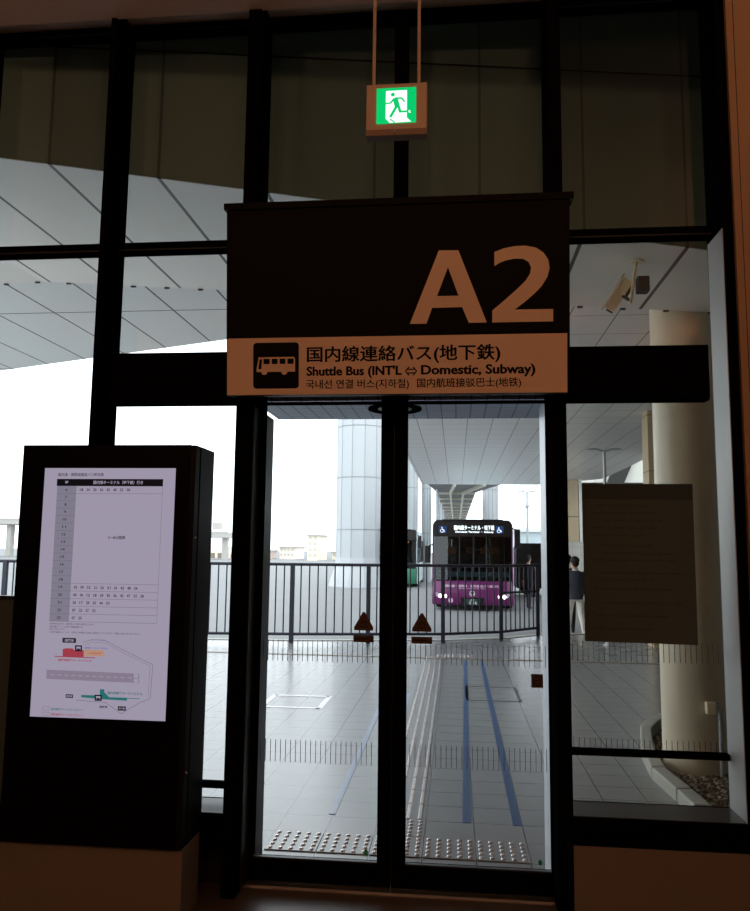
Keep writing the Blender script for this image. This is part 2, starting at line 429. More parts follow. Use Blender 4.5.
# row of short anti-collision lines on the right window
def ticks(x0, x1, z0, z1, y=GL-0.003, pitch=0.0265):
    m = MB(); x = x0
    while x < x1:
        m.box(x-0.0014, x+0.0014, y-0.001, y+0.002, z0, z1, 'film_tick'); x += pitch
    return m
ticks(0.562, 1.33, 1.142, 1.241).build('marking_strip', wr)
ticks(0.562, 1.33, 0.720, 0.765).build('marking_strip', wr)
# window above the door
r = thing('window_7', (-0.3, GL, 2.7), kind='structure')
MB().box(-1.07, 0.478, 4.10, BY, 4.69, 4.745, 'frame_black').build('top_transom', r)
MB().box(-0.339, -0.265, 4.05, BY, 2.70, 4.69, 'frame_black').build('mullion', r)
pane(MB(), -1.07, -0.339, 2.70, 4.69, 'glass_upper').build('pane', r)
pane(MB(), -0.265, 0.478, 2.70, 4.69, 'glass_upper').build('pane', r)
# door operator beam right across
b = MB()
for x0, x1 in ((-1.81, -1.07), (0.478, 1.222)):
    b.box(x0, x1, 3.85, 3.96, 2.440, 2.70, 'frame_black'); b.box(x0, x1, 3.852, 3.94, 2.430, 2.435, 'frame_black'); b.box(x0+0.01, x1-0.01, 3.87, 3.93, 2.434, 2.442, 'frame_dark')
b.box(-1.07, 0.478, 3.86, 4.17, 2.535, 2.70, 'frame_black')
struct('trim_30', b)

# ------------------------------------------------------------------ sliding doors
def leaf(n, x0, x1, gx0, gx1):
    r = thing('door_%d' % n, ((x0+x1)/2, GL, 0), kind='structure')
    f = MB()
    f.box(x0, gx0, 4.115, 4.165, 0.01, 2.535, 'frame_black'); f.box(gx1, x1, 4.115, 4.165, 0.01, 2.535, 'frame_black')
    f.box(gx0, gx1, 4.115, 4.165, 0.01, 0.118, 'frame_black'); f.box(gx0, gx1, 4.13, 4.16, 2.472, 2.486, 'frame_black')
    f.box(gx0, gx1, 4.113, 4.135, 0.118, 0.126, 'frame_dark')
    f.build('leaf_frame', r)
    MB().box(gx0, gx1, GL, GL+0.01, 0.118, 2.472, 'glass_clear').build('pane', r)
    ticks(gx0+0.02, gx1-0.01, 1.102, 1.21).build('marking_strip', r)
    ticks(gx0+0.02, gx1-0.01, 0.590, 0.701).build('marking_strip', r)
    return r
dl = leaf(1, -1.066, -0.330, -1.036, -0.398)
dr = leaf(2, -0.326, 0.482, -0.256, 0.470)
MB().box(-0.329, -0.327, 4.112, 4.165, 0.02, 2.46, 'frame_dark').build('gasket', dl)
struct('trim_31', MB().box(-1.07, 0.478, 4.06, 4.165, 0.0, 0.008, 'steel_edge'))
# stickers on the panes
def warn(x, door):
    y = GL-0.004
    m = MB(); m.prism_y([(x-0.050, 1.268), (x+0.050, 1.268), (x+0.050, 1.285), (x+0.006, 1.362), (x-0.006, 1.362), (x-0.050, 1.285)], y, y+0.002, 'sticker_brown')
    yy = y-0.0006                                                 # hand caught at a door edge
    m.stroke([(x-0.020, 1.288), (x+0.022, 1.288)], 0.005, 'sticker_dark', yy)
    m.stroke([(x-0.016, 1.302), (x-0.004, 1.318), (x+0.012, 1.312), (x+0.016, 1.296)], 0.006, 'sticker_dark', yy)
    m.stroke([(x-0.008, 1.300), (x-0.002, 1.310)], 0.004, 'sticker_dark', yy)
    m.build('warning_triangle', door)['label'] = 'brown triangular pinch warning sticker'
    m = MB(); m.box(x-0.054, x+0.054, y, y+0.002, 1.207, 1.242, 'sticker_brown')
    m.box(x-0.044, x+0.030, yy, yy+0.0004, 1.220, 1.228, 'sticker_dark'); m.box(x+0.036, x+0.046, yy, yy+0.0004, 1.214, 1.222, 'sticker_dark')
    m.build('warning_label', door)['label'] = 'brown rectangular warning sticker'
warn(-0.482, dl); warn(-0.177, dr)
y = GL-0.004
m = MB().box(0.381, 0.440, y, y+0.002, 1.001, 1.069, 'sticker_brown')
pts = [(0.4105+0.020*math.cos(a*PI/10), 1.038+0.020*math.sin(a*PI/10)) for a in range(20)]
m.stroke(pts, 0.004, 'sticker_dark', y-0.0006, closed=True); m.stroke([(0.398, 1.038), (0.423, 1.038)], 0.006, 'sticker_dark', y-0.0006); m.stroke([(0.392, 1.010), (0.430, 1.010)], 0.005, 'sticker_dark', y-0.0006)
m.build('square_sticker', dr)['label'] = 'red-brown square sticker'
for x, z, dd in ((-0.455, 0.164, dl), (0.414, 0.158, dr)):
    MB().prism_y([(x+0.010*math.cos(a*PI/8), z+0.014*math.sin(a*PI/8)) for a in range(16)], y, y+0.002, 'sticker_green').build('green_dot', dd)['label'] = 'small green dot sticker'
t = thing('door_sensor', (-0.35, 3.985, 2.51), 'black oval motion sensor under the beam above the door', 'sensor')
MB().ball((-0.35, 3.985, 2.520), 0.13, 'kiosk_black', 20, (1, 0.35, 0.12)).build('housing', t)
MB().box(-0.57, -0.13, 3.975, 3.99, 2.512, 2.535, 'frame_black').build('mounting_bar', t)

# ------------------------------------------------------------------ A2 sign, leaning forward
TILT = math.radians(6.1)
t = thing('gate_sign', (-0.305, 3.75, 2.447), 'dark gate sign reading A2 over the beige shuttle bus line, above the door', 'sign', rotx=TILT)
m = MB(); m.box(-0.842, 0.850, 0.0, 0.09, 0.0, 0.934, 'sign_black'); m.box(-0.84, -0.80, 0.09, 0.20, 0.1, 0.3, 'frame_black'); m.box(0.80, 0.84, 0.09, 0.20, 0.1, 0.3, 'frame_black')
m.build('sign_box', t, bevel=0.004, local=True)
MB().box(-0.853, 0.868, -0.012, 0.10, 0.934, 0.966, 'sign_black').build('top_cap', t, local=True)
MB().box(-0.836, 0.836, -0.005, 0.001, 0.003, 0.287, 'sign_beige').build('text_panel', t, local=True)['label'] = 'beige lower panel with the route text'
m = MB()
def gq(pts): return [(0.081+(x-27)*0.001027, -0.004, 0.345+(417-y-(x-27)*14/671)*0.001008) for x, y in reversed(pts)]
for pts in ([(27, 417), (165, 60), (211, 60), (208, 142), (156, 282), (133, 339), (106, 416)], [(211, 60), (257, 60), (390, 409), (306, 411), (275, 335), (258, 280), (208, 142)], [(156, 282), (258, 280), (275, 335), (133, 339)],
            [(426, 70), (470, 52), (520, 42), (570, 40), (620, 50), (655, 75), (677, 110), (682, 150), (672, 190), (645, 235), (610, 272), (565, 312), (520, 347), (698, 344), (698, 403), (416, 409), (416, 352), (470, 305), (530, 250), (570, 210), (592, 175), (597, 145), (585, 118), (560, 103), (520, 102), (480, 110), (450, 122), (426, 138)]):
    m.poly(gq(pts), 'sign_beige')
m.build('gate_number', t, local=True)['label'] = 'large beige characters A2'
m = MB()
m.text('国内線連絡バス(地下鉄)', -0.428, 0.152, 'sign_black', 0.945, 0.088, 0.0, y=-0.0065, fat=0.0022)
m.text("Shuttle Bus (INT'L", -0.430, 0.082, 'sign_black', 0.470, 0.060, 0.014, y=-0.0065, fat=0.0016)
m.text('Domestic, Subway)', 0.137, 0.082, 'sign_black', 0.547, 0.060, 0.014, y=-0.0065, fat=0.0016)
for dz in (-0.009, 0.009): m.stroke([(0.070, 0.113+dz), (0.104, 0.113+dz)], 0.006, 'sign_black', -0.0066)
m.stroke([(0.077, 0.134), (0.060, 0.113), (0.077, 0.092)], 0.006, 'sign_black', -0.0067); m.stroke([(0.097, 0.134), (0.114, 0.113), (0.097, 0.092)], 0.006, 'sign_black', -0.0068)
m.text('국내선 연결 버스(지하철)', -0.434, 0.024, 'sign_black', 0.510, 0.052, 0.0, y=-0.0065, fat=0.0007)
m.text('国内航班接驳巴士(地铁)', 0.117, 0.026, 'sign_black', 0.500, 0.052, 0.0, y=-0.0065, fat=0.0007)
m.build('route_text', t, local=True)
m = MB(); X0, Z0, K = -0.702, 0.034, 0.230/333.0
def ic(px, pz): return (X0 + (px-405)*K, Z0 + (377-pz)*K)
rr = []
for cx, cz, a0 in ((715, 352, -90), (715, 70, 0), (430, 70, 90), (430, 352, 180)):
    for q in range(5):
        a = math.radians(a0 + q*22.5); rr.append(ic(cx+25*math.cos(a), cz-25*math.sin(a)))
m.prism_y(rr, -0.0065, -0.004, 'sign_black')
yy = -0.0072
m.poly([(x, yy, z) for x, z in [ic(*q) for q in ((445, 150), (430, 240), (430, 256), (713, 256), (713, 165), (705, 150))]], 'sign_beige')
for a in ((482, 527), (542, 585), (600, 643), (657, 703)):
    m.poly([(x, yy-0.0006, z) for x, z in [ic(*q) for q in ((a[0], 162), (a[0], 200), (a[1], 200), (a[1], 162))]], 'sign_black')
m.poly([(x, yy-0.0006, z) for x, z in [ic(*q) for q in ((453, 165), (443, 236), (466, 236), (471, 165))]], 'sign_black')
for cx in (488, 635):
    m.poly([(x, yy-0.0003, z) for x, z in [ic(cx+22*math.cos(a*PI/10), 256+22*math.sin(-a*PI/10)) for a in range(20)]], 'sign_beige', flip=False)
m.build('bus_symbol', t, local=True)['label'] = 'black rounded square with a beige bus symbol'

# ------------------------------------------------------------------ exit sign on two rods
mat('exit_green', (0, 0, 0), emit=(0.0, 0.52, 0.13), estr=1.15)
mat('exit_white', (0, 0, 0), emit=(0.80, 1.0, 0.90), estr=1.3)
mat('exit_case', L3(205, 180, 155), 0.5, 0.0, 0.03)
mat('exit_foot', L3(140, 118, 100), 0.6, 0.0, 0.03)
ex = thing('exit_sign', (-0.276, 3.42, 3.609), 'lit green running man exit sign hanging on two rods', 'exit sign')
MB().box(-0.418, -0.134, 3.42, 3.47, 3.640, 3.866, 'exit_case').build('case', ex, bevel=0.003)
m = MB().box(-0.418, -0.134, 3.418, 3.472, 3.609, 3.640, 'exit_foot'); m.ball((-0.283, 3.417, 3.624), 0.008, 'steel_edge', 8); m.box(-0.300, -0.292, 3.416, 3.418, 3.620, 3.628, 'steel_edge')
m.build('base_strip', ex, bevel=0.002)
for x in (-0.386, -0.173): MB().tube((x, 3.445, 3.866), (x, 3.445, CEIL), 0.008, None, 'exit_case', 12).build('rod', ex)
def exit_face(sy, yf):
    m = MB()
    PX0, PX1, PZ0, PZ1 = 200, 495, 488, 210
    def q(px, pz): return (-0.370 + 0.186*(px-PX0)/(PX1-PX0), 3.668 + 0.176*(PZ0-pz)/(PZ0-PZ1))
    def pl(pts, mt, d): m.poly([(x, yf+sy*d, z) for x, z in [q(*p) for p in pts]], mt, flip=sy > 0)
    m.box(-0.370, -0.184, min(yf, yf+sy*0.002), max(yf, yf+sy*0.002), 3.668, 3.844, 'exit_green')
    pl([(270, 233), (270, 452), (300, 485), (460, 482), (427, 448), (427, 233)], 'exit_white', 0.003)
    def st(pts, wd, d=0.004): m.stroke([q(*p) for p in pts], wd*0.186/295, 'exit_green', yf+sy*d)
    pl([(322+15*math.cos(a*PI/8), 265-15*math.sin(a*PI/8)) for a in range(16)], 'exit_green', 0.004)
    st([(341, 300), (358, 368)], 38); st([(336, 294), (390, 296)], 13, 0.0042); st([(388, 293), (410, 328)], 12, 0.0044)
    st([(334, 296), (305, 332)], 14, 0.0046); st([(308, 331), (270, 334)], 11, 0.0048)
    st([(350, 360), (304, 442)], 20, 0.005); st([(366, 360), (378, 406)], 20, 0.0052); st([(372, 403), (440, 402)], 15, 0.0054)
    pl([(440, 396), (440, 412), (456, 416), (450, 392)], 'exit_white', 0.0056)
    st([(302, 456), (338, 486)], 9, 0.0058)
    m.build('lit_panel', ex)
exit_face(-1, 3.4195); exit_face(1, 3.4705)

# ------------------------------------------------------------------ timetable kiosk
SL = 0.92
mat('scr_base', (0, 0, 0), emit=(0.36, 0.32, 0.42), estr=SL)
mat('scr_grey', (0, 0, 0), emit=(0.225, 0.21, 0.275), estr=SL)
mat('scr_runway', (0, 0, 0), emit=(0.25, 0.21, 0.285), estr=SL)
mat('scr_line', (0, 0, 0), emit=(0.14, 0.13, 0.17), estr=SL)
mat('scr_ink', (0, 0, 0), emit=(0.030, 0.028, 0.036), estr=SL)
mat('scr_black', (0, 0, 0), emit=(0.004, 0.004, 0.006), estr=SL)
mat('scr_red', (0, 0, 0), emit=(0.36, 0.045, 0.07), estr=SL)
mat('scr_orange', (0, 0, 0), emit=(0.48, 0.27, 0.19), estr=SL)
mat('scr_teal', (0, 0, 0), emit=(0.02, 0.16, 0.16), estr=SL)
mat('scr_blue', (0, 0, 0), emit=(0.08, 0.14, 0.36), estr=SL)
KX0, KX1, KY0, KY1 = -2.113, -1.237, 3.60, 3.88
ko = thing('timetable_kiosk', ((KX0+KX1)/2, KY0, 0), 'tall black digital timetable kiosk standing on a beige base left of the door', 'information kiosk')
MB().box(KX0, KX1-0.012, KY0+0.012, KY1, 0.327, 2.18, 'kiosk_black').build('body', ko, bevel=0.004)
MB().box(KX0, KX1, KY0+0.02, KY1-0.02, 0.0, 0.325, 'beige_panel').build('base', ko, bevel=0.003)['label'] = 'beige plinth'
SX0, SX1, SZ0, SZ1 = -1.998, -1.336, 0.891, 2.067
m = MB(); yb = KY0
for a in ((KX0, KX1-0.03, SZ1, 2.18), (KX0, KX1-0.03, 0.327, SZ0), (KX0, SX0, SZ0, SZ1), (SX1, KX1-0.03, SZ0, SZ1)):
    m.box(a[0], a[1], yb, yb+0.012, a[2], a[3], 'kiosk_black')
m.build('front_bezel', ko)
m = MB(); m.box(KX1-0.028, KX1-0.002, KY0+0.002, KY0+0.06, 0.327, 2.178, 'kiosk_side'); m.box(KX1-0.012, KX1, KY0+0.07, KY1-0.004, 0.327, 2.178, 'kiosk_side')
m.build('side_door', ko)
for z in (1.735, 0.66):
    MB().tube((KX1-0.004, KY0+0.032, z), (KX1+0.004, KY0+0.032, z), 0.010, 0.009, 'steel_edge', 12).build('lock', ko)
scn = MB().box(SX0, SX1, KY0+0.004, KY0+0.012, SZ0, SZ1, 'scr_base').build('screen', ko)
# the timetable drawing, laid out on its own 413 x 785 sheet
def S(x, y):
    v = (y-86)/781.0; lf = 138-46*v; wd = 413+10*v
    return (SX0 + (SX1-SX0)*(x-lf)/wd, SZ1 - (SZ1-SZ0)*v)
LY = [KY0+0.0036]
def ly(d=0.0002): LY[0] -= d; return LY[0]
def rect(m, x0, y0, x1, y1, mt, y=None, ref=None):
    yy = ly() if y is None else y
    r_ = (y0+y1)/2 if ref is None else ref
    (a, _), (c, _) = S(x0, r_), S(x1, r_); b = S(0, y1)[1]; d_ = S(0, y0)[1]
    m.poly([(a, yy, b), (c, yy, b), (c, yy, d_), (a, yy, d_)], mt)
def stx(m, body, x0, x1, yc, h, mt, bold=0.01):
    a, z = S(x0, yc); c, _ = S(x1, yc); hh = h*(SZ1-SZ0)/785
    m.text(body, a, z-hh/2, mt, c-a, hh, bold, y=ly(0.0001))
m = MB()
rect(m, 176, 121, 510, 144, 'scr_black', ref=132)
RH = 429.0/18
g0 = ly()
for k_ in range(18):
    y0 = 144+RH*k_
    rect(m, 177, y0, 238, y0+RH, 'scr_grey', g0, ref=150)
l0 = ly()
for k_ in range(19):
    y0 = 144+RH*k_; x1 = 238 if 1 < k_ < 13 else 509
    rect(m, 177, y0-0.5, x1, y0+0.5, 'scr_line', l0, ref=150)
rect(m, 508.2, 144, 509, 573, 'scr_line', l0, ref=150)
stx(m, '国内線・国際線連絡バス時刻表', 180, 325, 107, 11, 'scr_ink')
w0 = 'scr_base'
stx(m, '時', 203, 213, 132, 10, w0, 0.02); stx(m, '国内線ターミナル（地下鉄）行き', 292, 448, 132, 12, w0, 0.02)
for k_ in range(18):
    yc = 144+RH*(k_+0.5); xc = 207-46*(yc-150)/785.0*1.0; ttx = str(k_+6); hw = 3.2 if len(ttx) == 1 else 6
    stx(m, ttx, xc-hw, xc+hw, yc, 8, 'scr_ink', 0.02)
rows = {0: '18 24 30 36 42 48 53 58', 13: '03 09 15 21 26 31 36 42 48 54', 14: '00 06 12 18 24 30 36 42 47 52 58', 15: '06 17 28 35 44 53', 16: '07 22 37 52', 17: '07 25'}
for k_, s_ in rows.items():
    yc = 144+RH*(k_+0.5); x0 = (255 if k_ == 0 else 236-4.5*(k_-13)*0.3)
    for q, tx in enumerate(s_.split()): stx(m, tx, x0-5+21*q, x0+5.5+21*q, yc, 9, 'scr_ink', 0.02)
stx(m, '5～8分間隔', 340, 393, 308, 11, 'scr_ink', 0.015)
stx(m, '※運行時刻は目安です。道路状況により遅れる場合がございます。', 155, 298, 580, 6, 'scr_ink', 0.0)
stx(m, '※国内線ターミナルは地下鉄駅直結です。', 155, 262, 589, 6, 'scr_ink', 0.0)
stx(m, '※無料でご利用いただけます。', 155, 205, 597, 6, 'scr_ink', 0.0)
stx(m, '※大雪や強風などにより、予告なく時刻表を変更する場合がございますので、係員にお問い合わせください。', 155, 440, 606, 6, 'scr_ink', 0.0)
m.build('timetable', scn)
m = MB()
def pl(pts, mt): yy = ly(); m.poly([(S(*p)[0], yy, S(*p)[1]) for p in reversed(pts)], mt)
def ln(pts, wd, mt): m.stroke([S(*p) for p in pts], wd*(SX1-SX0)/413, mt, ly())
ln([(262, 635), (290, 627), (330, 628), (385, 655), (478, 698), (470, 800), (440, 812), (380, 848), (332, 816), (240, 812)], 1.2, 'scr_line')
ln([(268, 643), (290, 634), (330, 635), (385, 663), (470, 702), (463, 796)], 0.8, 'scr_line')
ln([(285, 627), (330, 627)], 1.4, 'scr_blue')
pl([(197, 623), (240, 623), (240, 638), (197, 638)], 'scr_ink'); stx(m, '国際線', 205, 232, 630.5, 8, w0, 0.02)
pl([(198, 680), (198, 658), (208, 655), (230, 655), (234, 660), (264, 660), (264, 680)], 'scr_red'); ln([(172, 680.5), (300, 682)], 2.5, 'scr_red')
pl([(265, 657), (328, 658), (328, 677), (265, 677)], 'scr_orange'); stx(m, '立体駐車場', 280, 318, 668, 6, 'scr_red', 0.0)
def busicon(x, y):
    pl([(x-11, y-9), (x+11, y-9), (x+11, y+9), (x-11, y+9)], 'scr_black'); pl([(x-7, y-5), (x+7, y-5), (x+7, y+1), (x-7, y+1)], 'scr_base'); pl([(x-7, y+3), (x-4, y+3), (x-4, y+5), (x-7, y+5)], 'scr_base'); pl([(x+4, y+3), (x+7, y+3), (x+7, y+5), (x+4, y+5)], 'scr_base')
busicon(248, 654); stx(m, '国際線ターミナル バスのりば', 268, 338, 652, 6, 'scr_blue', 0.02)
stx(m, '国際線旅客ターミナルビル', 185, 290, 691, 8, 'scr_red', 0.02)
pl([(148, 722), (437, 726), (437, 754), (148, 750)], 'scr_runway')
pl([(420, 726), (434, 726), (434, 739), (420, 739)], 'scr_base'); pl([(420, 741), (434, 741), (434, 753), (420, 753)], 'scr_base')
for q in range(12): pl([(160+22*q, 735.5+q*.2), (172+22*q, 735.7+q*.2), (172+22*q, 738+q*.2), (160+22*q, 737.8+q*.2)], 'scr_base')
pl([(258, 795), (316, 795), (316, 776), (330, 776), (330, 785), (345, 799), (400, 799), (400, 808), (330, 806), (258, 802)], 'scr_teal'); ln([(258, 799), (438, 801)], 1.8, 'scr_teal')
busicon(311, 802); stx(m, '国内線旅客ターミナルビル', 340, 448, 786, 9, 'scr_teal', 0.02)
pl([(210, 794), (233, 794), (233, 805), (210, 805)], 'scr_ink'); stx(m, '国内線', 213, 230, 799.5, 6, w0, 0.02)
pl([(372, 825), (397, 825), (397, 838), (372, 838)], 'scr_ink'); stx(m, '地下鉄', 375, 394, 831.5, 6, w0, 0.02)
stx(m, '福岡空港駅', 315, 340, 829, 8, 'scr_ink', 0.03)
for yy_ in (833, 850): ln([(138, yy_), (160, yy_), (160, yy_+11), (138, yy_+11), (138, yy_)], 0.8, 'scr_line')
stx(m, '国内線旅客ターミナル バスルート', 165, 265, 840, 7, 'scr_teal', 0.02); stx(m, '国際線旅客ターミナル バスルート', 165, 265, 856, 7, 'scr_red', 0.02)
m.build('route_map', scn)

# dark board standing against the glass beyond the kiosk
t = thing('notice_board', (-2.46, 4.02, 0), 'dark brown board against the glass at the far left, beside the kiosk', 'board')
MB().box(-2.72, -2.22, 4.02, 4.05, 0.02, 1.40, 'poster_paper').build('panel', t)
MB().box(-2.72, -2.22, 4.015, 4.055, 1.40, 1.42, 'frame_dark').build('top_rail', t)
for x in (-2.70, -2.24): MB().box(x, x+0.03, 3.93, 4.055, 0.0, 0.03, 'frame_dark').build('foot', t)

# poster taped to the right window (its back towards the hall)
t = thing('notice_poster', (0.93, GL-0.006, 1.236), 'large brown paper notice seen from behind on the right window', 'poster')
MB().prism_y([(0.653, 1.240), (1.206, 1.233), (1.207, 1.962), (0.653, 1.963)], GL-0.008, GL-0.005, 'poster_paper').build('sheet', t)
MB().prism_y([(0.653, 1.963), (1.207, 1.962), (1.207, 2.043), (0.653, 2.042)], GL-0.0085, GL-0.005, 'poster_band').build('header_band', t)
m = MB()
zs = [1.925, 1.886, 1.848, 1.810, 1.77, 1.72, 1.68, 1.645, 1.58, 1.545, 1.50, 1.43, 1.365, 1.30]
for i, z in enumerate(zs):
    x = 0.70 + random.random()*0.06; xe = 0.92 + random.random()*0.22
    if i == len(zs)-1: x, xe = 0.705, 0.93
    while x < xe:
        wd = random.uniform(0.02, 0.07); m.poly([(x, GL-0.0088, z), (x+wd, GL-0.0088, z), (x+wd, GL-0.0088, z+0.010), (x, GL-0.0088, z+0.010)], 'poster_line'); x += wd+0.008
m.build('faded_lettering', t)

# ------------------------------------------------------------------ security camera under the canopy
cx, cy, cz = 1.250, 5.365, s1z(1.25)
t = thing('security_camera', (cx, cy, cz), 'cream box security camera hanging on a bent pole under the canopy', 'security camera')
mat('cam_cream', L3(250, 240, 205), 0.45, 0.0, 0.03)
MB().lathe([(0.045, cz-0.008), (0.045, cz), ], 'cam_cream', 20, (cx, cy)).build('ceiling_plate', t)
b = MB().tube((cx-0.005, cy, cz-0.005), (cx-0.052, cy, cz-0.292), 0.0105, None, 'cam_cream', 12); b.ball((cx-0.052, cy, cz-0.294), 0.014, 'cam_cream', 10)
b.build('pole', t)
a0, a1 = Vector((1.205, cy+0.05, 3.575)), Vector((1.085, cy+0.13, 3.385))
ax = (a1-a0).normalized(); sd = Vector((-ax.z, 0, ax.x)).normalized(); dp = ax.cross(sd)
Mx = Matrix((ax, dp, sd)).transposed().to_4x4(); Mx.translation = a0
ln_ = (a1-a0).length
MB().box(0, ln_, -0.045, 0.045, -0.040, 0.028, 'cam_cream', M=Mx).build('housing', t, bevel=0.006)
MB().box(-0.02, ln_+0.03, -0.055, 0.055, -0.058, -0.046, 'cam_cream', M=Mx).build('sunshield', t, bevel=0.004)
MB().tube((ln_, 0, 0), (ln_+0.012, 0, 0), 0.024, None, 'frame_black', 16, M=Mx).build('lens', t)
b = MB().box(0.02, 0.12, -0.03, 0.03, 0.030, 0.05, 'frame_dark', M=Mx); b.tube((1.16, cy+0.05, 3.46), (1.20, cy, 3.41), 0.012, None, 'frame_dark', 10); b.build('bracket', t)
MB().box(1.245, 1.325, cy-0.03, cy+0.05, 3.47, 3.58, 'poster_paper').build('junction_box', t, bevel=0.006)

# ------------------------------------------------------------------ column in its gravel bed
CX, CY, CR = 1.875, 6.62, 0.238
m = MB().lathe([(CR, -0.2), (CR, Z2)], 'column_paint', 48, (CX, CY))
struct('column', m)
outer = [(1.56, 4.2), (1.515, 5.40), (1.497, 5.74), (1.458, 6.27), (1.526, 6.905), (1.70, 7.70), (1.86, 8.06), (2.2, 8.55), (3.4, 8.8)]
inner = [(1.675, 4.2), (1.63, 5.40), (1.608, 5.76), (1.566, 6.28), (1.622, 6.87), (1.78, 7.62), (1.94, 7.97), (2.26, 8.42), (3.4, 8.66)]
m = MB()
for k in range(len(outer)-1):
    a, b, c, d = outer[k], outer[k+1], inner[k+1], inner[k]
    sh = 0.006/max(0.2, math.hypot(b[0]-a[0], b[1]-a[1]))
    lp = lambda p, q, t_: (p[0]+(q[0]-p[0])*t_, p[1]+(q[1]-p[1])*t_)
    m.prism_z([lp(a, b, sh), lp(b, a, sh), lp(c, d, sh), lp(d, c, sh)], -0.15, 0.09, 'kerb_stone')
struct('planter_kerb', m, bevel=0.012)
mat('gravel_bed', L3(96, 84, 68), 0.9, 0.0, 0.3, 40)
struct('gravel_bed_ground', MB().prism_z([(x+0.02, y) for x, y in inner] + [(3.4, 4.2)], -0.14, 0.004, 'gravel_bed'))
mat('pebble_a', L3(150, 136, 112), 0.8, 0.0, 0.25, 30); mat('pebble_b', L3(104, 90, 72), 0.85, 0.0, 0.25, 30); mat('pebble_c', L3(188, 178, 158), 0.8, 0.0, 0.2, 30)
m = MB()
def inner_x(y):
    for (x0, y0), (x1, y1) in zip(inner[:-1], inner[1:]):
        if y0 <= y <= y1: return x0 + (x1-x0)*(y-y0)/(y1-y0)
    return 9
n_ = 0
while n_ < 5200:
    y = random.uniform(4.9, 7.9); x = random.uniform(1.6, 2.6)
    if x < inner_x(y)+0.03 or math.hypot(x-CX, y-CY) < CR+0.02 or math.hypot(x-2.0, y-6.36) < 0.06: continue
    r_ = random.uniform(0.007, 0.018); n_ += 1
    m.ball((x, y, 0.005+random.random()*0.008), r_, random.choice(['pebble_a', 'pebble_b', 'pebble_b', 'pebble_c']), 6, (1, random.uniform(.6, 1), random.uniform(.5, .8)))
tag(m.build('gravel'), 'brown and tan gravel around the foot of the round column', 'gravel', kind='stuff')
t = thing('outlet_box', (1.945, 6.36, 0.0), 'small cream outlet box with a conduit on the round column', 'outlet box')
MB().box(1.895, 1.965, 6.33, 6.39, 0.47, 0.56, 'cam_cream').build('box', t, bevel=0.008)
b = MB().tube((1.96, 6.36, 0.55), (2.0, 6.36, 0.53), 0.018, None, 'lamp_grey', 10); b.tube((2.0, 6.36, 0.53), (2.0, 6.36, 0.01), 0.018, None, 'lamp_grey', 10)
b.build('conduit', t)

# ------------------------------------------------------------------ paving marks
def studs(x0, y0, m):
    for i in range(5):
        for j in range(5):
            x = x0+0.0298+0.0595*i; y = y0+0.0298+0.0595*j
            m.lathe([(0.0145, 0.006), (0.0125, 0.011), (0.007, 0.0125)], 'stud_metal', 10, (x, y))
    return m
proto = None
spots = [(-1.0805, 4.535, 'leftmost of the five beside the door'), (-0.783, 4.535, 'second from left in the row by the door'), (-0.4855, 4.535, 'at the guide path, nearest the door'),
         (-0.4855, 4.8325, 'at the start of the ribbed guide path'), (-0.188, 4.535, 'just right of the guide path'), (0.1095, 4.535, 'rightmost in the row by the door')]
for x, y, lab in spots:
    if proto is None:
        m = studs(0, 0, MB()); m.box(0.003, 0.2945, 0.003, 0.2945, 0.0, 0.006, 'tactile_grey')
        proto = m.build('tactile_tile'); proto.location = (x, y, 0); o = proto
    else:
        o = proto.copy(); C.objects.link(o); o.location = (x, y, 0)
    tag(o, 'grey studded tactile tile, ' + lab, 'tactile tile', 'studded warning tiles outside the door')
for i, x in enumerate((-0.3125, -0.01)):
    o = proto.copy(); C.objects.link(o); o.location = (x, 12.55, 0)
    tag(o, 'grey studded tactile tile at the far end of the guide path, ' + ('left one' if i == 0 else 'right one'), 'tactile tile', 'far tactile tiles')
gp = thing('tactile_guide_path', (-0.337, 8.8, 0), 'ribbed tactile guide path running from the door towards the fence', 'guide path')
for k in range(4):
    x = -0.452+0.075*k; m = MB(); y = 5.14
    while y < 12.4:
        m.prism_y([(x-0.015, 0.0), (x+0.015, 0.0), (x+0.008, 0.010), (x-0.008, 0.010)], y, y+0.28, 'stud_metal'); y += 0.2975
    m.build('guide_bar', gp)
def tape(name, pts, wd, mt, lab, cat, group=None):
    m = MB()
    for (x0, y0), (x1, y1) in zip(pts[:-1], pts[1:]):
        l = math.hypot(x1-x0, y1-y0); nx, ny = -(y1-y0)/l*wd/2, (x1-x0)/l*wd/2
        m.prism_z([(x0+nx, y0+ny), (x0-nx, y0-ny), (x1-nx, y1-ny), (x1+nx, y1+ny)], 0.0005, 0.003, mt)
    tag(m.build(name), lab, cat, group)
tape('floor_tape', [(0.066, 5.13), (0.143, 12.23)], 0.055, 'tape_blue', 'blue floor tape line on the paving, nearer the guide path', 'floor tape', 'blue floor tapes')
tape('floor_tape', [(0.377, 5.12), (0.386, 12.27)], 0.055, 'tape_blue', 'blue floor tape line on the paving, farther right', 'floor tape', 'blue floor tapes')
tape('floor_tape', [(-0.79, 5.17), (-0.82, 9.4)], 0.042, 'tape_pale', 'faded pale blue tape line left of the guide path', 'floor tape', 'blue floor tapes')
tape('floor_tape', [(-0.50, 5.8), (-0.56, 9.4)], 0.042, 'tape_pale', 'faded pale blue tape line seen beside the left door leaf edge', 'floor tape', 'blue floor tapes')
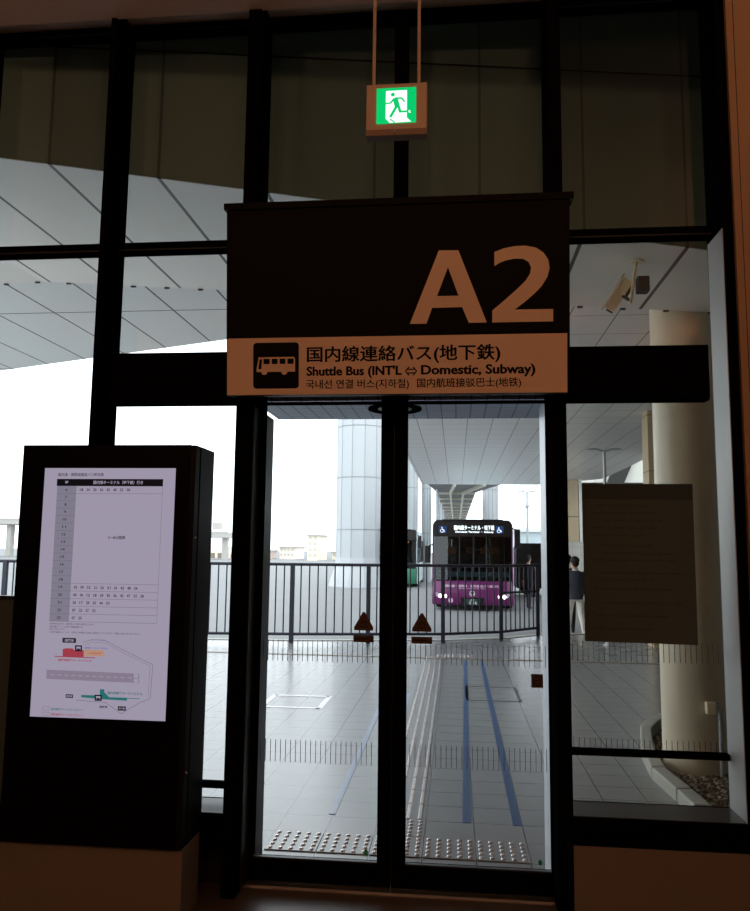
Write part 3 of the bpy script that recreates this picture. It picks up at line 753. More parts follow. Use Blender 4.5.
def corners(name, x0, x1, y0, y1, mt, lab, l=0.18, full=False):
    m = MB(); w2 = 0.03 if mt == 'paint_white' else 0.018
    if full:
        for a in ((x0, x1, y0-w2, y0+w2), (x0, x1, y1-w2, y1+w2), (x0-w2, x0+w2, y0-w2, y1+w2), (x1-w2, x1+w2, y0-w2, y1+w2)): m.box(a[0], a[1], a[2], a[3], 0.0005, 0.003, mt)
    tag(m.build(name), lab, 'floor marking')
corners('floor_marking', -2.07, -1.44, 8.41, 9.06, 'paint_white', 'white rectangle taped on the paving outside the left door leaf', full=True)
corners('floor_marking', 0.13, 0.72, 9.13, 10.03, 'paint_grey', 'dark grey rectangle outline on the paving between the blue tapes', full=True)

# ------------------------------------------------------------------ fence
path = [(-13.0, 12.75), (-8.0, 13.3), (-5.4, 13.6), (-2.914, 13.90), (-1.569, 14.15), (-0.235, 14.45), (0.842, 15.05), (1.613, 15.97)]
fe = thing('railing_fence', (-0.235, 14.45, 0), 'dark metal railing fence with thin vertical bars at the paving edge', 'fence')
def rail(z, r_, name, pts):
    b = MB()
    for p, q in zip(pts[:-1], pts[1:]): b.tube((p[0], p[1], z), (q[0], q[1], z), r_, None, 'fence_dark', 8)
    return b.build(name, fe)
rail(1.385, 0.028, 'top_rail', path); rail(0.158, 0.026, 'bottom_rail', path); rail(0.875, 0.022, 'middle_rail', path[-2:])
pproto = None
def child_at(proto_, x, y):
    o = proto_.copy(); C.objects.link(o); o.parent = fe; o.location = (x+0.235, y-14.45, 0); return o
posts = path
for i, (x, y) in enumerate(posts):
    if pproto is None:
        pproto = MB().box(-0.036, 0.036, -0.036, 0.036, 0.0, 1.40, 'fence_dark').build('post', None); pproto.parent = fe; pproto.location = (x+0.235, y-14.45, 0)
    else: child_at(pproto, x, y)
bproto = None; cnt = 0
for (x0, y0), (x1, y1) in zip(path[2:-1], path[3:]):
    l = math.hypot(x1-x0, y1-y0); n_ = round(l/0.147)
    for k in range(1, n_):
        x = x0+(x1-x0)*k/n_; y = y0+(y1-y0)*k/n_
        if bproto is None:
            bproto = MB().tube((0, 0, 0.158), (0, 0, 1.385), 0.0125, None, 'fence_dark', 8, cap=False).build('bar', None); bproto.parent = fe; bproto.location = (x+0.235, y-14.45, 0)
        else: child_at(bproto, x, y)
        cnt += 1
for (x0, y0), (x1, y1) in zip(path[:2], path[1:3]):
    b = MB(); n_ = round(math.hypot(x1-x0, y1-y0)/0.147)
    for k in range(1, n_):
        x = x0+(x1-x0)*k/n_; y = y0+(y1-y0)*k/n_; b.tube((x, y, 0.158), (x, y, 1.385), 0.0125, None, 'fence_dark', 6, cap=False)
    if (x0, y0) == path[0]: fb = b
    else: fb.v, fb.f, fb.m, fb.sm = fb.v+b.v, fb.f+[[i+len(fb.v) for i in f] for f in b.f], fb.m+b.m, fb.sm+b.sm
tag(fb.build('bar_row', fe), kind='stuff')

# ------------------------------------------------------------------ buses
mat('bus_purple', L3(112, 34, 98), 0.3, 0.0, 0.04); mat('bus_purple_dark', L3(92, 34, 84), 0.35); mat('bus_green', L3(58, 128, 100), 0.35); mat('bus_pale', L3(190, 205, 210), 0.4)
mat('bus_black', L3(22, 20, 24), 0.25); mat('bus_inside', L3(110, 112, 116), 0.7); mat('seat_orange', L3(170, 96, 60), 0.7); mat('dash_teal', L3(70, 104, 112), 0.6)
mat('led_white', (0, 0, 0), emit=(0.85, 0.92, 1.0), estr=2.2); mat('led_blue', (0, 0, 0), emit=(0.02, 0.06, 0.20), estr=0.9)
mat('headlight', (0, 0, 0), emit=(1.0, 0.86, 0.82), estr=9.0); mat('lamp_lens', L3(190, 170, 190), 0.15); mat('plate_green', L3(26, 60, 50), 0.5); mat('chrome', L3(225, 225, 228), 0.15, 1.0)
mat('bus_text', L3(225, 190, 215), 0.5)
glass('bus_glass', (0.36, 0.41, 0.41), 0.06, 0.5)
glass('bus_side_glass', (0.22, 0.26, 0.26), 0.06, 0.5)
def bus(loc, rz, label, body, low, detail):
    t = thing('bus', loc, label, 'bus', rotz=rz)
    W, Ht, Ln = 1.245, 2.79, 10.6
    out = [(-W, 0.17), (-W, 1.15), (-W, 2.30), (-W, 2.56)] + [(-W+0.17-0.17*math.cos(a*PI/8), 2.56+0.23*math.sin(a*PI/8)) for a in range(1, 5)]
    out += [(-x, z) for x, z in reversed(out)]
    b = MB(); n = len(out)
    vs = [(x, 0.12, z) for x, z in out] + [(x, Ln, z) for x, z in out]
    b.add(vs, [(k, k+1, n+k+1, n+k) for k in range(n-1) if k not in (n//2-1, 1, n-3)], body); b.add(vs, [(n//2-1, n//2, n+n//2, n+n//2-1)], 'bus_pale')
    b.add(vs, [tuple(reversed(range(n, 2*n)))], body)
    b.box(-W+0.01, W-0.01, 0.14, Ln-0.02, 0.30, 0.62, 'bus_inside'); b.box(-W+0.03, W-0.03, Ln-0.14, Ln-0.06, 0.6, 2.7, 'bus_black'); b.box(-W+0.06, W-0.06, 0.2, Ln-0.2, 2.68, 2.72, 'bus_inside')
    [b.box(s_*(W-0.035)-0.02, s_*(W-0.035)+0.02, y_, y_+0.12, 1.1, 2.35, 'bus_black') for s_ in (-1, 1) for y_ in (0.25, 1.7, 3.2, 4.7, 6.2, 7.7, 9.2, 10.4)]
    b.build('body', t, local=True)
    b = MB()                                                        # curved lower front
    prof = [(0.17, 0.07), (0.22, 0.0), (0.55, -0.02), (0.86, 0.03), (0.98, 0.09)]
    xs_ = [-W, -W+0.08, -0.7, 0, 0.7, W-0.08, W]; off = [0.14, 0.04, 0.0, -0.02, 0.0, 0.04, 0.14]
    vs = [(x, y+o, z if not (abs(x) < 1.1 and z > 0.9) else z-0.06) for z, y in prof for x, o in zip(xs_, off)]
    b.add(vs, [(j*7+i, j*7+i+1, (j+1)*7+i+1, (j+1)*7+i) for j in range(4) for i in range(6)], low, smooth=True)
    b.build('front_panel', t, local=True)
    for s_ in (-1, 1):
        b = MB(); b.prism_y([(s_*W, 0.95), (s_*(W-0.05), 0.95), (s_*(W-0.07), 2.66), (s_*(W-0.04), 2.66), (s_*W, 2.45)][::s_], 0.10, 0.2, body); b.build('pillar', t, local=True)
    b = MB().prism_y([(-W+0.04, 2.27), (W-0.04, 2.27), (W-0.05, 2.66), (W-0.14, 2.755), (-W+0.14, 2.755), (-W+0.05, 2.66)], 0.075, 0.15, 'bus_black'); b.build('destination_display', t, local=True); dd = b
    dsp = [o for o in t.children if o.name.startswith('destination_display')][0]
    b = MB(); xs2 = [-W+0.04, -0.6, 0, 0.6, W-0.04]; of2 = [0.07, 0.01, 0.0, 0.01, 0.07]
    vs = [(x, o+d_, z) for z, d_ in ((0.93, 0.0), (2.27, 0.03)) for x, o in zip(xs2, of2)]
    b.add(vs, [(i, i+1, 5+i+1, 5+i) for i in range(4)], 'bus_glass', smooth=True); b.build('windscreen', t, local=True)
    MB().box(-W+0.12, W-0.12, 0.075, 0.16, 0.91, 1.03, 'bus_black').build('windscreen_surround', t, local=True)
    b = MB().box(-W+0.1, W-0.1, 0.14, 0.55, 0.62, 1.18, 'dash_teal'); b.build('dashboard', t, local=True)
    b = MB(); b.box(-W+0.3, W-0.3, 0.05, 0.3, 2.76, 2.81, 'bus_black'); b.build('roof_edge', t, local=True, bevel=0.02)
    for s_ in (-1, 1):
        for yy_ in (1.6, 7.6):
            b = MB(); b.tube((s_*(W-0.30), yy_, 0.46), (s_*(W-0.02), yy_, 0.46), 0.46, None, 'rubber', 24); b.build('wheel', t, local=True)
    for s_ in (-1, 1):
        b = MB().box(s_*W+0.002*s_-0.003, s_*W+0.002*s_+0.003, 0.6, Ln-0.1, 1.15, 2.30, 'bus_side_glass'); b.build('side_windows', t, local=True)
        mx_ = s_*(W+0.13); zz = (1.45, 1.98) if s_ < 0 else (1.92, 2.50)
        b = MB().box(mx_-0.09, mx_+0.09, -0.18, -0.06, zz[0], zz[1], 'bus_black'); b.tube((s_*(W-0.03), 0.15, zz[1]+0.05), (mx_, -0.12, zz[1]-0.03), 0.022, None, 'bus_black', 8)
        b.build('mirror', t, local=True, bevel=0.02)
    if not detail: return t
    b = MB()
    b.text('国内線ターミナル・地下鉄', -0.56, 2.475, 'led_white', 1.24, 0.15, 0.0, y=0.070, fat=0.004)
    b.text('Domestic Terminal ・ Subway', -0.52, 2.375, 'led_white', 1.18, 0.075, 0.03, y=0.070)
    b.build('lettering', dsp, local=True)
    for x_, nm in ((-0.92, 0), (0.84, 1)):
        b = MB(); b.poly([(x_-0.12, 0.072, 2.38), (x_+0.12, 0.072, 2.38), (x_+0.12, 0.072, 2.60), (x_-0.12, 0.072, 2.60)], 'led_blue')
        b.stroke([(x_-0.02, 2.57), (x_-0.02, 2.48), (x_+0.03, 2.48), (x_+0.06, 2.42)], 0.018, 'led_white', 0.070)
        b.stroke([(x_-0.02+0.05*math.cos(a*PI/8+2.2), 2.45+0.05*math.sin(a*PI/8+2.2)) for a in range(11)], 0.014, 'led_white', 0.069)
        b.build('wheelchair_symbol', dsp, local=True)
    b = MB()
    b.text('国内線・国際線　無料連絡バス運行中', -0.82, 0.715, 'bus_text', 1.62, 0.075, 0.0, y=-0.035, fat=0.004); b.text('FREE SHUTTLE BUS SERVICE', -0.45, 0.665, 'bus_text', 0.85, 0.030, 0.02, y=-0.037)
    b.build('front_lettering', t, local=True)
    b = MB(); b.stroke([(0.075*math.cos(a*PI/10), 0.53+0.075*math.sin(a*PI/10)) for a in range(20)], 0.022, 'paint_white', -0.055, closed=True)
    for a in (90, 210, 330): b.stroke([(0, 0.53), (0.07*math.cos(math.radians(a)), 0.53+0.07*math.sin(math.radians(a)))], 0.022, 'paint_white', -0.057)
    b.build('emblem', t, local=True)
    b = MB().box(-0.18, 0.18, -0.055, -0.04, 0.19, 0.37, 'plate_green'); b.text('2 16', -0.10, 0.205, 'white_plain', 0.24, 0.09, 0.02, y=-0.057); b.text('福岡', -0.06, 0.31, 'white_plain', 0.12, 0.045, 0.01, y=-0.057)
    b.build('number_plate', t, local=True)
    b = MB().box(-0.34, 0.34, -0.045, -0.02, 0.16, 0.40, 'bus_black'); b.build('plate_recess', t, local=True)
    b = MB().tube((-0.66, -0.045, 0.31), (-0.66, -0.03, 0.31), 0.075, None, 'bus_text', 20); b.build('round_badge', t, local=True)
    for s_ in (-1, 1):
        b = MB(); b.prism_y([(s_*1.18, 0.58), (s_*1.10, 0.42), (s_*0.80, 0.37), (s_*0.76, 0.44)][::-s_], -0.01, 0.12, 'lamp_lens'); hl = b.build('headlight', t, local=True)
        for xx in (0.85, 0.98): MB().ball((s_*xx, -0.015, 0.44), 0.058, 'headlight', 12, (1.1, 0.4, 1)).build('bulb', hl, local=True)
        b = MB().tube((s_*0.15, 0.0, 0.97), (s_*0.72, -0.01, 1.12), 0.012, None, 'bus_black', 6); b.build('wiper', t, local=True)
    for x_, y_ in ((-0.72, 1.4), (0.35, 1.9), (-0.15, 3.2), (0.7, 3.2)):
        b = MB().box(x_-0.22, x_+0.22, y_, y_+0.12, 1.05, 1.80, 'bus_black'); b.box(x_-0.15, x_+0.15, y_-0.02, y_+0.10, 1.72, 1.95, 'seat_orange'); b.box(x_-0.22, x_+0.22, y_-0.45, y_, 0.62, 1.10, 'bus_black'); b.build('seat', t, local=True, bevel=0.03)
    b = MB().stroke([(-0.62+0.2*math.cos(a*PI/10), 1.35+0.2*math.sin(a*PI/10)) for a in range(20)], 0.03, 'bus_black', 0.6, closed=True); b.build('steering_wheel', t, local=True)
    for x_ in (-0.45, 0.0, 0.42):
        MB().tube((x_, 1.2, 0.62), (x_, 1.2, 2.5), 0.02, None, 'lamp_grey', 8).build('grab_pole', t, local=True)
    return t
bus((0.50, 24.5, -0.2), math.radians(-3.0), 'purple shuttle bus with lit headlights facing the door beyond the fence', 'bus_purple', 'bus_purple', True)
bus((-3.12, 38.0, -0.2), 0.0, 'green and pale bus partly hidden, parked far behind the purple one', 'bus_pale', 'bus_green', False)
# dark van right of the bus
t = thing('van', (4.1, 32.0, -0.2), 'dark van parked side on right behind the purple bus', 'van')
prof = [(2.42, 0.15), (2.42, 1.75), (2.50, 1.95), (5.1, 1.95), (5.7, 1.2), (6.3, 1.05), (6.3, 0.15)]
MB().prism_y(prof, 32.0, 33.8, 'bus_black').build('body', t, bevel=0.04)
MB().prism_y([(3.9, 1.15), (3.9, 1.75), (5.05, 1.75), (5.45, 1.15)], 31.985, 32.0, 'bus_glass').build('side_window', t)
for x in (3.0, 5.6):
    for y in (32.15, 33.6): MB().tube((x, y-0.12, 0.14), (x, y+0.12, 0.14), 0.34, None, 'rubber', 20).build('wheel', t)

# ------------------------------------------------------------------ people
mat('skin', L3(196, 150, 124), 0.6); mat('hair_dark', L3(36, 28, 26), 0.7); mat('jacket_slate', L3(74, 78, 92), 0.8); mat('trouser_white', L3(250, 244, 236), 0.8); mat('shoe_black', L3(28, 26, 26), 0.5); mat('shirt_white', L3(225, 225, 228), 0.8); mat('cloth_black', L3(26, 26, 30), 0.8)
def person(loc, rz, label, top, bottom, h=1.74, stride=0.22, hair='hair_dark'):
    t = thing('person', loc, label, 'person', rotz=rz)
    k = h/1.74
    V = {}; E = []
    def p(n, x, y, z, r, par=None, ry=None):
        V[n] = (len(V), (x*k, y*k, z*k), (r*k, (ry or r)*k))
        if par: E.append((V[par][0], V[n][0]))
    p('pelvis', 0, 0, 0.95, 0.150, ry=0.115); p('waist', 0, 0.0, 1.10, 0.135, 'pelvis', 0.105); p('chest', 0, 0.0, 1.30, 0.165, 'waist', 0.12); p('neckb', 0, -0.01, 1.455, 0.075, 'chest'); p('neck', 0, 0.0, 1.51, 0.052, 'neckb')
    p('chin', 0, 0.012, 1.57, 0.072, 'neck'); p('brow', 0, 0.012, 1.655, 0.088, 'chin'); p('crown', 0, 0.0, 1.715, 0.058, 'brow')
    for s_, sy in ((-1, stride), (1, -stride)):
        q = 'l' if s_ < 0 else 'r'
        p(q+'hip', s_*0.095, 0, 0.88, 0.098, 'pelvis'); p(q+'knee', s_*0.095, sy*0.55+0.03, 0.50, 0.080, q+'hip'); lift = 0.05 if sy < 0 else 0.0
        p(q+'calf', s_*0.095, sy*0.8, 0.33+lift, 0.074, q+'knee'); p(q+'ankle', s_*0.095, sy, 0.085+lift, 0.042, q+'calf'); p(q+'heel', s_*0.095, sy-0.02, 0.045+lift, 0.042, q+'ankle'); p(q+'toe', s_*0.105, sy+0.16, 0.032+lift*0.2, 0.032, q+'heel')
        p(q+'sho', s_*0.175, 0, 1.395, 0.066, 'chest'); p(q+'elb', s_*0.225, -sy*0.25, 1.12, 0.046, q+'sho'); p(q+'wri', s_*0.23, -sy*0.3+0.10, 0.90, 0.031, q+'elb'); p(q+'palm', s_*0.23, -sy*0.3+0.125, 0.83, 0.034, q+'wri', 0.02)
        for fi, (dy, ll) in enumerate(((-0.028, 0.060), (-0.009, 0.078), (0.010, 0.080), (0.028, 0.070))):
            p(q+'f%d' % fi, s_*0.232, -sy*0.3+0.13+dy, 0.83-ll*0.6, 0.0095, q+'palm'); p(q+'g%d' % fi, s_*0.222, -sy*0.3+0.135+dy, 0.83-ll*1.15, 0.008, q+'f%d' % fi)
        p(q+'t0', s_*0.215, -sy*0.3+0.165, 0.845, 0.011, q+'wri'); p(q+'t1', s_*0.205, -sy*0.3+0.18, 0.805, 0.009, q+'t0')
    me = bpy.data.meshes.new('body'); me.from_pydata([v[1] for v in V.values()], E, [])
    tmp = bpy.data.objects.new('body_tmp', me); C.objects.link(tmp)
    sk = tmp.modifiers.new('skin', 'SKIN'); sk.use_smooth_shade = True
    for i, v in enumerate(V.values()):
        me.skin_vertices[0].data[i].radius = v[2]
    me.skin_vertices[0].data[0].use_root = True
    sb = tmp.modifiers.new('sub', 'SUBSURF'); sb.levels = 2; sb.render_levels = 2
    dg = bpy.context.evaluated_depsgraph_get(); dg.update()
    bm_ = bpy.data.meshes.new_from_object(tmp.evaluated_get(dg)); bm_.name = 'body'
    bpy.data.objects.remove(tmp)
    bm_.materials.clear()
    for q in ('skin', top, bottom, 'shoe_black', 'shirt_white'): bm_.materials.append(MATS[q])
    for f in bm_.polygons:
        c = f.center; z = c.z/k; ax_ = abs(c.x)/k
        f.material_index = 3 if z < 0.11 else 1 if (ax_ > 0.185 and 0.93 < z < 1.0) else 0 if (ax_ > 0.185 and z <= 0.93) else 2 if z < 0.90 else 1 if z < 1.445 else 4 if z < 1.49 else 0
    o = bpy.data.objects.new('body', bm_); C.objects.link(o); o.parent = t
    b = MB(); b.ball((0, -0.012*k, 1.672*k), 0.104*k, hair, 16, (0.95, 1.02, 0.92)); b.ball((0, -0.045*k, 1.615*k), 0.085*k, hair, 14, (0.98, 0.75, 1.0)); b.build('hair', t, local=True)
    MB().ball((0, 0.105*k, 1.60*k), 0.018*k, 'skin', 8, (0.7, 1, 1.3)).build('nose', t, local=True)
    for s_ in (-1, 1):
        MB().ball((s_*0.032*k, 0.088*k, 1.635*k), 0.010*k, 'shoe_black', 8).build('eye', t, local=True)
        MB().ball((s_*0.092*k, 0.0, 1.62*k), 0.024*k, 'skin', 8, (0.4, 0.8, 1.2)).build('ear', t, local=True)
    MB().ball((0, 0.082*k, 1.566*k), 0.022*k, 'seat_orange', 8, (1, 0.5, 0.25)).build('mouth', t, local=True)
    # open hem of the jacket
    b = MB(); n = 20
    vs = [(r_[0]*math.cos(2*PI*i/n)*k, r_[1]*math.sin(2*PI*i/n)*k, z*k) for r_, z in (((0.178, 0.135), 0.84), ((0.17, 0.128), 0.98), ((0.165, 0.122), 1.12), ((0.195, 0.135), 1.30), ((0.165, 0.11), 1.42)) for i in range(n)]
    b.add(vs, [(j*n+i, j*n+(i+1) % n, (j+1)*n+(i+1) % n, (j+1)*n+i) for j in range(4) for i in range(n)], top, smooth=True); b.build('jacket', t, local=True)
    return t
person((2.575, 17.5, -0.2), math.radians(14), 'person in slate jacket and white trousers seen from behind past the door frame', 'jacket_slate', 'trouser_white')
person((2.565, 18.6, -0.2), math.radians(-6), 'person in black mostly hidden behind the one in the slate jacket, dark hair showing', 'cloth_black', 'cloth_black', 1.78)
person((2.31, 25.6, -0.2), math.radians(-35), 'person in black beside the right flank of the purple bus', 'cloth_black', 'cloth_black', 1.7)

# ------------------------------------------------------------------ lamps, piers, far structures
t = thing('street_lamp', (2.715, 14.6, 0), 'slim pale twin armed lamp post rising behind the brown notice', 'street lamp')
b = MB().tube((2.715, 14.6, 0.0), (2.715, 14.6, 3.52), 0.034, 0.026, 'lamp_grey', 12); b.build('pole', t)
for s_ in (-1, 1):
    b = MB(); b.tube((2.715, 14.6, 3.51), (2.715+s_*0.12, 14.6, 3.545), 0.018, None, 'lamp_grey', 8); b.build('arm', t)
    MB().ball((2.715+s_*0.20, 14.6, 3.55), 0.12, 'lamp_grey', 14, (1, 0.6, 0.14)).build('lamp_head', t)
MB().lathe([(0.10, 0.0), (0.10, 0.02), (0.05, 0.06)], 'lamp_grey', 16, (2.715, 14.6)).build('base_flange', t)
t = thing('street_lamp', (4.03, 45, -0.2), 'tall grey twin armed lamp post standing against the sky right of the bus', 'street lamp')
MB().tube((4.03, 45, -0.2), (4.03, 45, 4.95), 0.075, 0.055, 'lamp_grey', 12).build('pole', t)
for s_ in (-1, 1):
    MB().tube((4.03, 45, 4.86), (4.03+s_*0.25, 45, 4.98), 0.035, None, 'lamp_grey', 8).build('arm', t)
    MB().ball((4.03+s_*0.38, 45, 5.0), 0.22, 'lamp_grey', 12, (1, 0.6, 0.2)).build('lamp_head', t)
MB().ball((4.03, 45, 4.15), 0.13, 'lamp_grey', 10).build('clamp', t)

def pier(x, y, r_, h_, n, name='pier', flare=True):
    m = MB(); a0 = PI/n
    def ring(rr_, z): return [(x+rr_*math.cos(2*PI*q/n+a0), y+rr_*math.sin(2*PI*q/n+a0), z) for q in range(n)]
    lv = ([(r_*1.30, -0.2), (r_*1.22, 0.15), (r_*1.06, 0.7), (r_, 1.2)] if flare else [(r_, -0.2)])
    zj = 2.55
    while zj < h_:
        lv += [(r_, zj-0.03), (r_*0.985, zj-0.028), (r_*0.985, zj+0.028), (r_, zj+0.03)]; zj += 2.55
    lv.append((r_, h_))
    R_ = [ring(*a) for a in lv]
    for j in range(len(R_)-1):
        mt = 'pier_joint' if abs(lv[j][0]-r_*0.985) < 1e-6 and abs(lv[j+1][0]-r_*0.985) < 1e-6 else 'pier_white'
        m.add(R_[j]+R_[j+1], [(q, (q+1) % n, n+(q+1) % n, n+q) for q in range(n)], mt)
    m.poly(R_[-1], 'pier_white')
    for q in range(n):                                              # panel joints at the corners
        c, s_ = math.cos(2*PI*q/n+a0), math.sin(2*PI*q/n+a0)
        m.tube((x+r_*c, y+r_*s_, 1.2), (x+r_*c, y+r_*s_, h_), 0.022, None, 'pier_joint', 4, cap=False)
    return struct(name, m)
pier(-4.72, 38.6, 1.20, 13.0, 12)
pier(-2.83, 44.5, 0.67, 9.0, 12, flare=False)
for x, y, r_ in ((-1.69, 45, 0.27), (-1.12, 52, 0.22), (2.0, 46, 0.46), (-0.95, 60, 0.2)):
    pier(x, y, r_, 9.0, 12, flare=False)
struct('column', MB().box(3.48, 3.92, 14.5, 14.95, 0.0, Z2, jointed('tan_panel', L3(206, 184, 148), (0.1, 0.08, 0.06), 0, 0, 1.03, 0.05, 0.012, 0.5, 0.04, axes=(0, 2))))
# covered walkway roof beyond the canopy
t = thing('walkway_roof', (0.2, 56, -0.2), 'long covered walkway roof with pale ribs receding above the purple bus', 'walkway roof')
mat('walk_grey', L3(120, 122, 122), 0.6); mat('walk_rib', L3(230, 222, 206), 0.5)
zr = 4.55
b = MB(); b.add([(-1.30, 34, zr), (2.2, 34, zr), (1.0, 40, zr), (0.95, 80, zr), (-0.98, 80, zr), (-0.98, 40, zr)] + [(-1.30, 34, zr+.2), (2.2, 34, zr+.2), (1.0, 40, zr+.2), (0.95, 80, zr+.2), (-0.98, 80, zr+.2), (-0.98, 40, zr+.2)],
    [(5, 4, 3, 2), (5, 2, 1, 0), (8, 9, 10, 11), (6, 7, 8, 11), (0, 1, 7, 6), (1, 2, 8, 7), (2, 3, 9, 8), (3, 4, 10, 9), (4, 5, 11, 10), (5, 0, 6, 11)], 'walk_grey')
b.build('deck', t)
for pts in ([(-0.05, 34.2), (-0.28, 39.5), (-0.28, 79)], [(1.25, 34.2), (0.36, 39.5), (0.36, 79)]):
    b = MB()
    for p, q in zip(pts[:-1], pts[1:]):
        d = 0.055; b.add([(p[0]-d, p[1], zr-.14), (p[0]+d, p[1], zr-.14), (q[0]+d, q[1], zr-.14), (q[0]-d, q[1], zr-.14), (p[0]-d, p[1], zr), (p[0]+d, p[1], zr), (q[0]+d, q[1], zr), (q[0]-d, q[1], zr)],
            [(3, 2, 1, 0), (4, 5, 6, 7), (0, 1, 5, 4), (1, 2, 6, 5), (2, 3, 7, 6), (3, 0, 4, 7)], 'walk_rib')
    b.build('rib', t)
for y in [40+4.5*k for k in range(9)]:
    MB().box(-0.98, 0.96, y, y+0.10, zr-0.10, zr, 'walk_rib').build('cross_beam', t)
for y in (38, 50, 62, 76):
    MB().tube((-0.9, y, -0.2), (-0.9, y, zr), 0.08, None, 'lamp_grey', 10).build('post', t)
# beige block and pale wall behind the people
jointed('beige_block', L3(190, 172, 146), (0.12, 0.1, 0.08), 0, 0, 1.6, 2.9, 0.03, 0.6, 0.08, axes=(0, 2))
t = thing('service_block', (4.27, 29.5, -0.2), 'beige service block with a pale lower wall behind the walking people', 'building')
MB().box(4.02, 4.44, 29.0, 31, 2.0, Z2, 'beige_block').build('upper_block', t)
MB().box(4.46, 4.56, 28.98, 29.08, 2.0, Z2, 'white_plain').build('downpipe', t)
jointed('wall_tiles', L3(190, 190, 186), L3(150, 150, 148), 0.3, 0, 0.3, 0, 0.01, 0.5, 0.04, axes=(0, 2))
MB().box(3.7, 4.9, 29.02, 31, -0.2, 2.0, 'wall_tiles').build('lower_wall', t)
MB().box(4.9, 9.0, 29.0, 31, -0.2, 4.15, 'shade_cladding').build('shade_wall', t)  # hidden dark walls, this and the next, added to darken the paving's reflection
MB().box(4.57, 4.9, 29.05, 31, 2.0, 4.15, 'shade_cladding').build('shade_return', t)
t = thing('white_building', (9.5, 34, -0.2), 'white building with a dark sloping beam seen past the tan pillar', 'building')
MB().box(5.9, 20, 34, 42, -0.2, 11, 'white_plain').build('walls', t)
MB().add([(6.05, 33.9, 3.8), (6.75, 33.9, 3.8), (7.75, 33.9, 6.1), (7.05, 33.9, 6.1), (6.05, 33.7, 3.8), (6.75, 33.7, 3.8), (7.75, 33.7, 6.1), (7.05, 33.7, 6.1)], [(0, 1, 2, 3), (7, 6, 5, 4), (0, 4, 5, 1), (1, 5, 6, 2), (2, 6, 7, 3), (3, 7, 4, 0)], 'frame_dark').build('sloping_beam', t)
MB().box(8.0, 9.4, 33.9, 34, 5.0, 5.14, 'frame_dark').build('wall_rail', t)
t = thing('low_shed', (5.6, 60, -0.2), 'low pale grey shed with flat roof behind the dark van', 'building')
MB().box(4.4, 9, 60, 66, -0.2, 3.0, 'bus_pale').build('walls', t)
MB().box(4.3, 9.1, 59.8, 66.2, 3.0, 3.25, 'white_plain').build('flat_roof', t)
MB().box(5.9, 8.0, 59.95, 60, 0.3, 2.0, 'frame_dark').build('shutter', t)

# skyline over the road, its haze put into the pale colours
mat('far_white', L3(250, 248, 244), 0.8); mat('far_cream', L3(250, 238, 216), 0.8); mat('far_pink', L3(247, 234, 226), 0.8); mat('far_window', L3(214, 204, 188), 0.8); mat('far_grey', L3(186, 182, 176), 0.8); mat('far_dark', L3(140, 128, 120), 0.8)
def far_building(x0, x1, y, z1, mt, label, floors, cols, roof='far_grey', extra=None):
    t = thing('building', ((x0+x1)/2, y, -0.2), label, 'building', 'far buildings over the road')
    MB().box(x0, x1, y, y+8, -0.2, z1, mt).build('walls', t)
    MB().box(x0-0.2, x1+0.2, y-0.2, y+8.2, z1, z1+0.25, roof).build('roof_slab', t)
    b = MB()
    for i in range(floors):
        for j in range(cols):
            wx = (x1-x0)/cols; hz = (z1)/floors
            b.box(x0+wx*(j+.2), x0+wx*(j+.8), y-0.04, y, 0.1+hz*(i+.3), 0.1+hz*(i+.75), 'far_window')
    b.build('windows', t)
    if extra: b = MB(); b.box(*extra, roof); b.build('roof_plant', t)
far_building(-31.2, -27.8, 112, 0.9, 'far_pink', 'pinkish low block, first of the far buildings right of the door frame', 1, 5, extra=(-29, -28.2, 113, 115, 1.1, 1.6))
far_building(-26.4, -24.2, 116, 1.5, 'far_pink', 'pinkish two storey block left of the yellow tower far away', 2, 4)
far_building(-20.6, -19.2, 108, 3.2, 'far_cream', 'narrow yellow tower in the far skyline over the fence', 4, 2)
far_building(-18.7, -15.2, 118, 0.8, 'far_cream', 'long cream shed just right of the narrow yellow tower', 1, 6)
far_building(-14.6, -12.0, 104, 1.8, 'far_grey', 'grey plant building next to the big white pier', 2, 3, 'far_dark', (-13.6, -12.8, 105, 107, 2.0, 3.6))
far_building(-15.6, -11.4, 150, 8.6, 'far_white', 'pale high block faint above the plant building', 5, 4)
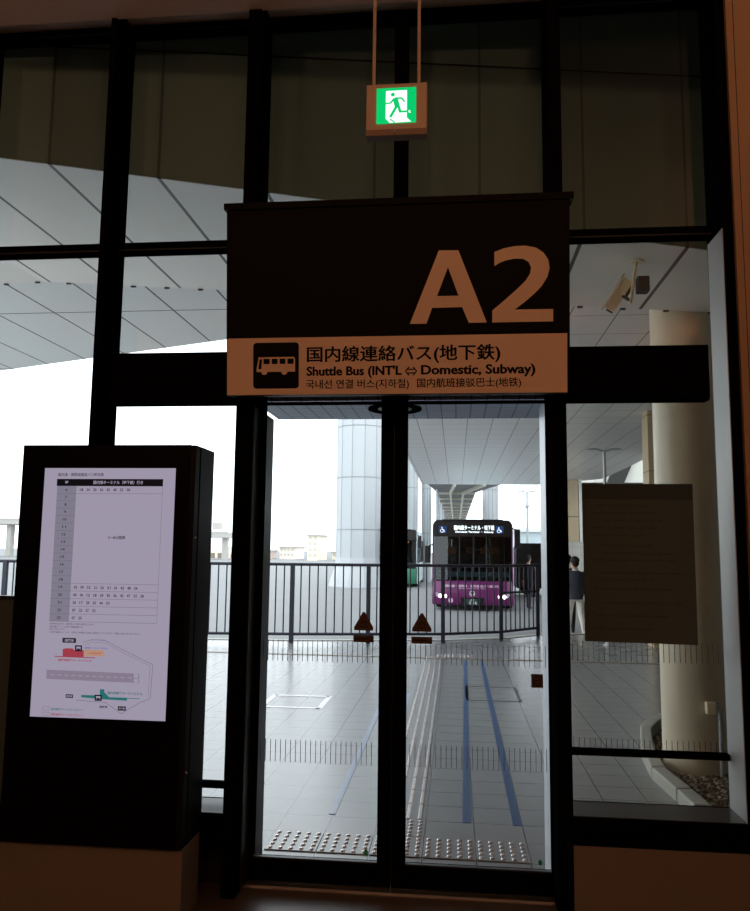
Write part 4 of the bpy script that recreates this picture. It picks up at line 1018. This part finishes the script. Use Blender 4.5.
# elevated road left of the door frame and far left
def viaduct(x0, x1, y, z, label, posts_):
    t = thing('viaduct', ((x0+x1)/2, y, -0.2), label, 'elevated road')
    MB().box(x0, x1, y, y+6, z, z+0.75, 'far_grey').build('deck', t)
    MB().box(x0, x1, y-0.1, y, z+0.75, z+1.1, 'far_white').build('parapet', t)
    for x in posts_: MB().box(x, x+0.7, y+1, y+2, -0.2, z, 'far_grey').build('pier', t)
    return t
t = viaduct(-36.2, -31.2, 105, 2.8, 'grey elevated road deck seen between kiosk and door frame', (-35.5, -32.3))
MB().box(-33.6, -32.6, 105.5, 107, 3.9, 4.9, 'far_grey').build('sign_box', t)
viaduct(-70, -57, 105, 4.4, 'grey elevated road deck at the far left of the kiosk', (-68, -64, -60))
t = thing('building', (-34, 118, -0.2), 'cream arcaded building beneath the grey elevated road', 'building', 'far buildings over the road')
MB().box(-38, -31.5, 118, 124, -0.2, 1.6, 'far_cream').build('walls', t)
for k in range(6): MB().box(-37.6+k*1.05, -37.0+k*1.05, 117.9, 118, -0.2, 0.6, 'far_dark').build('doorway', t)
mat('leaf_green', L3(126, 160, 84), 0.8, 0.0, 0.4, 3.0); mat('bark', L3(90, 74, 60), 0.9)
t = thing('tree', (-64, 100, -0.2), 'round green tree beneath the elevated road at far left', 'tree')
b = MB().tube((-64, 100, -0.2), (-64, 100, 1.6), 0.2, 0.12, 'bark', 8); b.tube((-64, 100, 1.2), (-63.3, 99.8, 2.2), 0.09, 0.05, 'bark', 6); b.build('trunk', t)
b = MB()
for k in range(420):
    v = Vector((random.gauss(0, 1), random.gauss(0, 1), random.gauss(0, 1))).normalized()*random.uniform(0.6, 1.0)
    c = Vector((-64, 100, 2.2)) + Vector((v.x*1.9, v.y*1.6, v.z*1.4)); s_ = random.uniform(0.15, 0.3)
    q = Vector((random.random()-.5, random.random()-.5, random.random()-.5)).normalized(); r_ = q.orthogonal().normalized(); u_ = q.cross(r_)
    b.poly([tuple(c+r_*s_), tuple(c+u_*s_*.6), tuple(c-r_*s_), tuple(c-u_*s_*.6)], 'leaf_green')
b.build('crown', t)
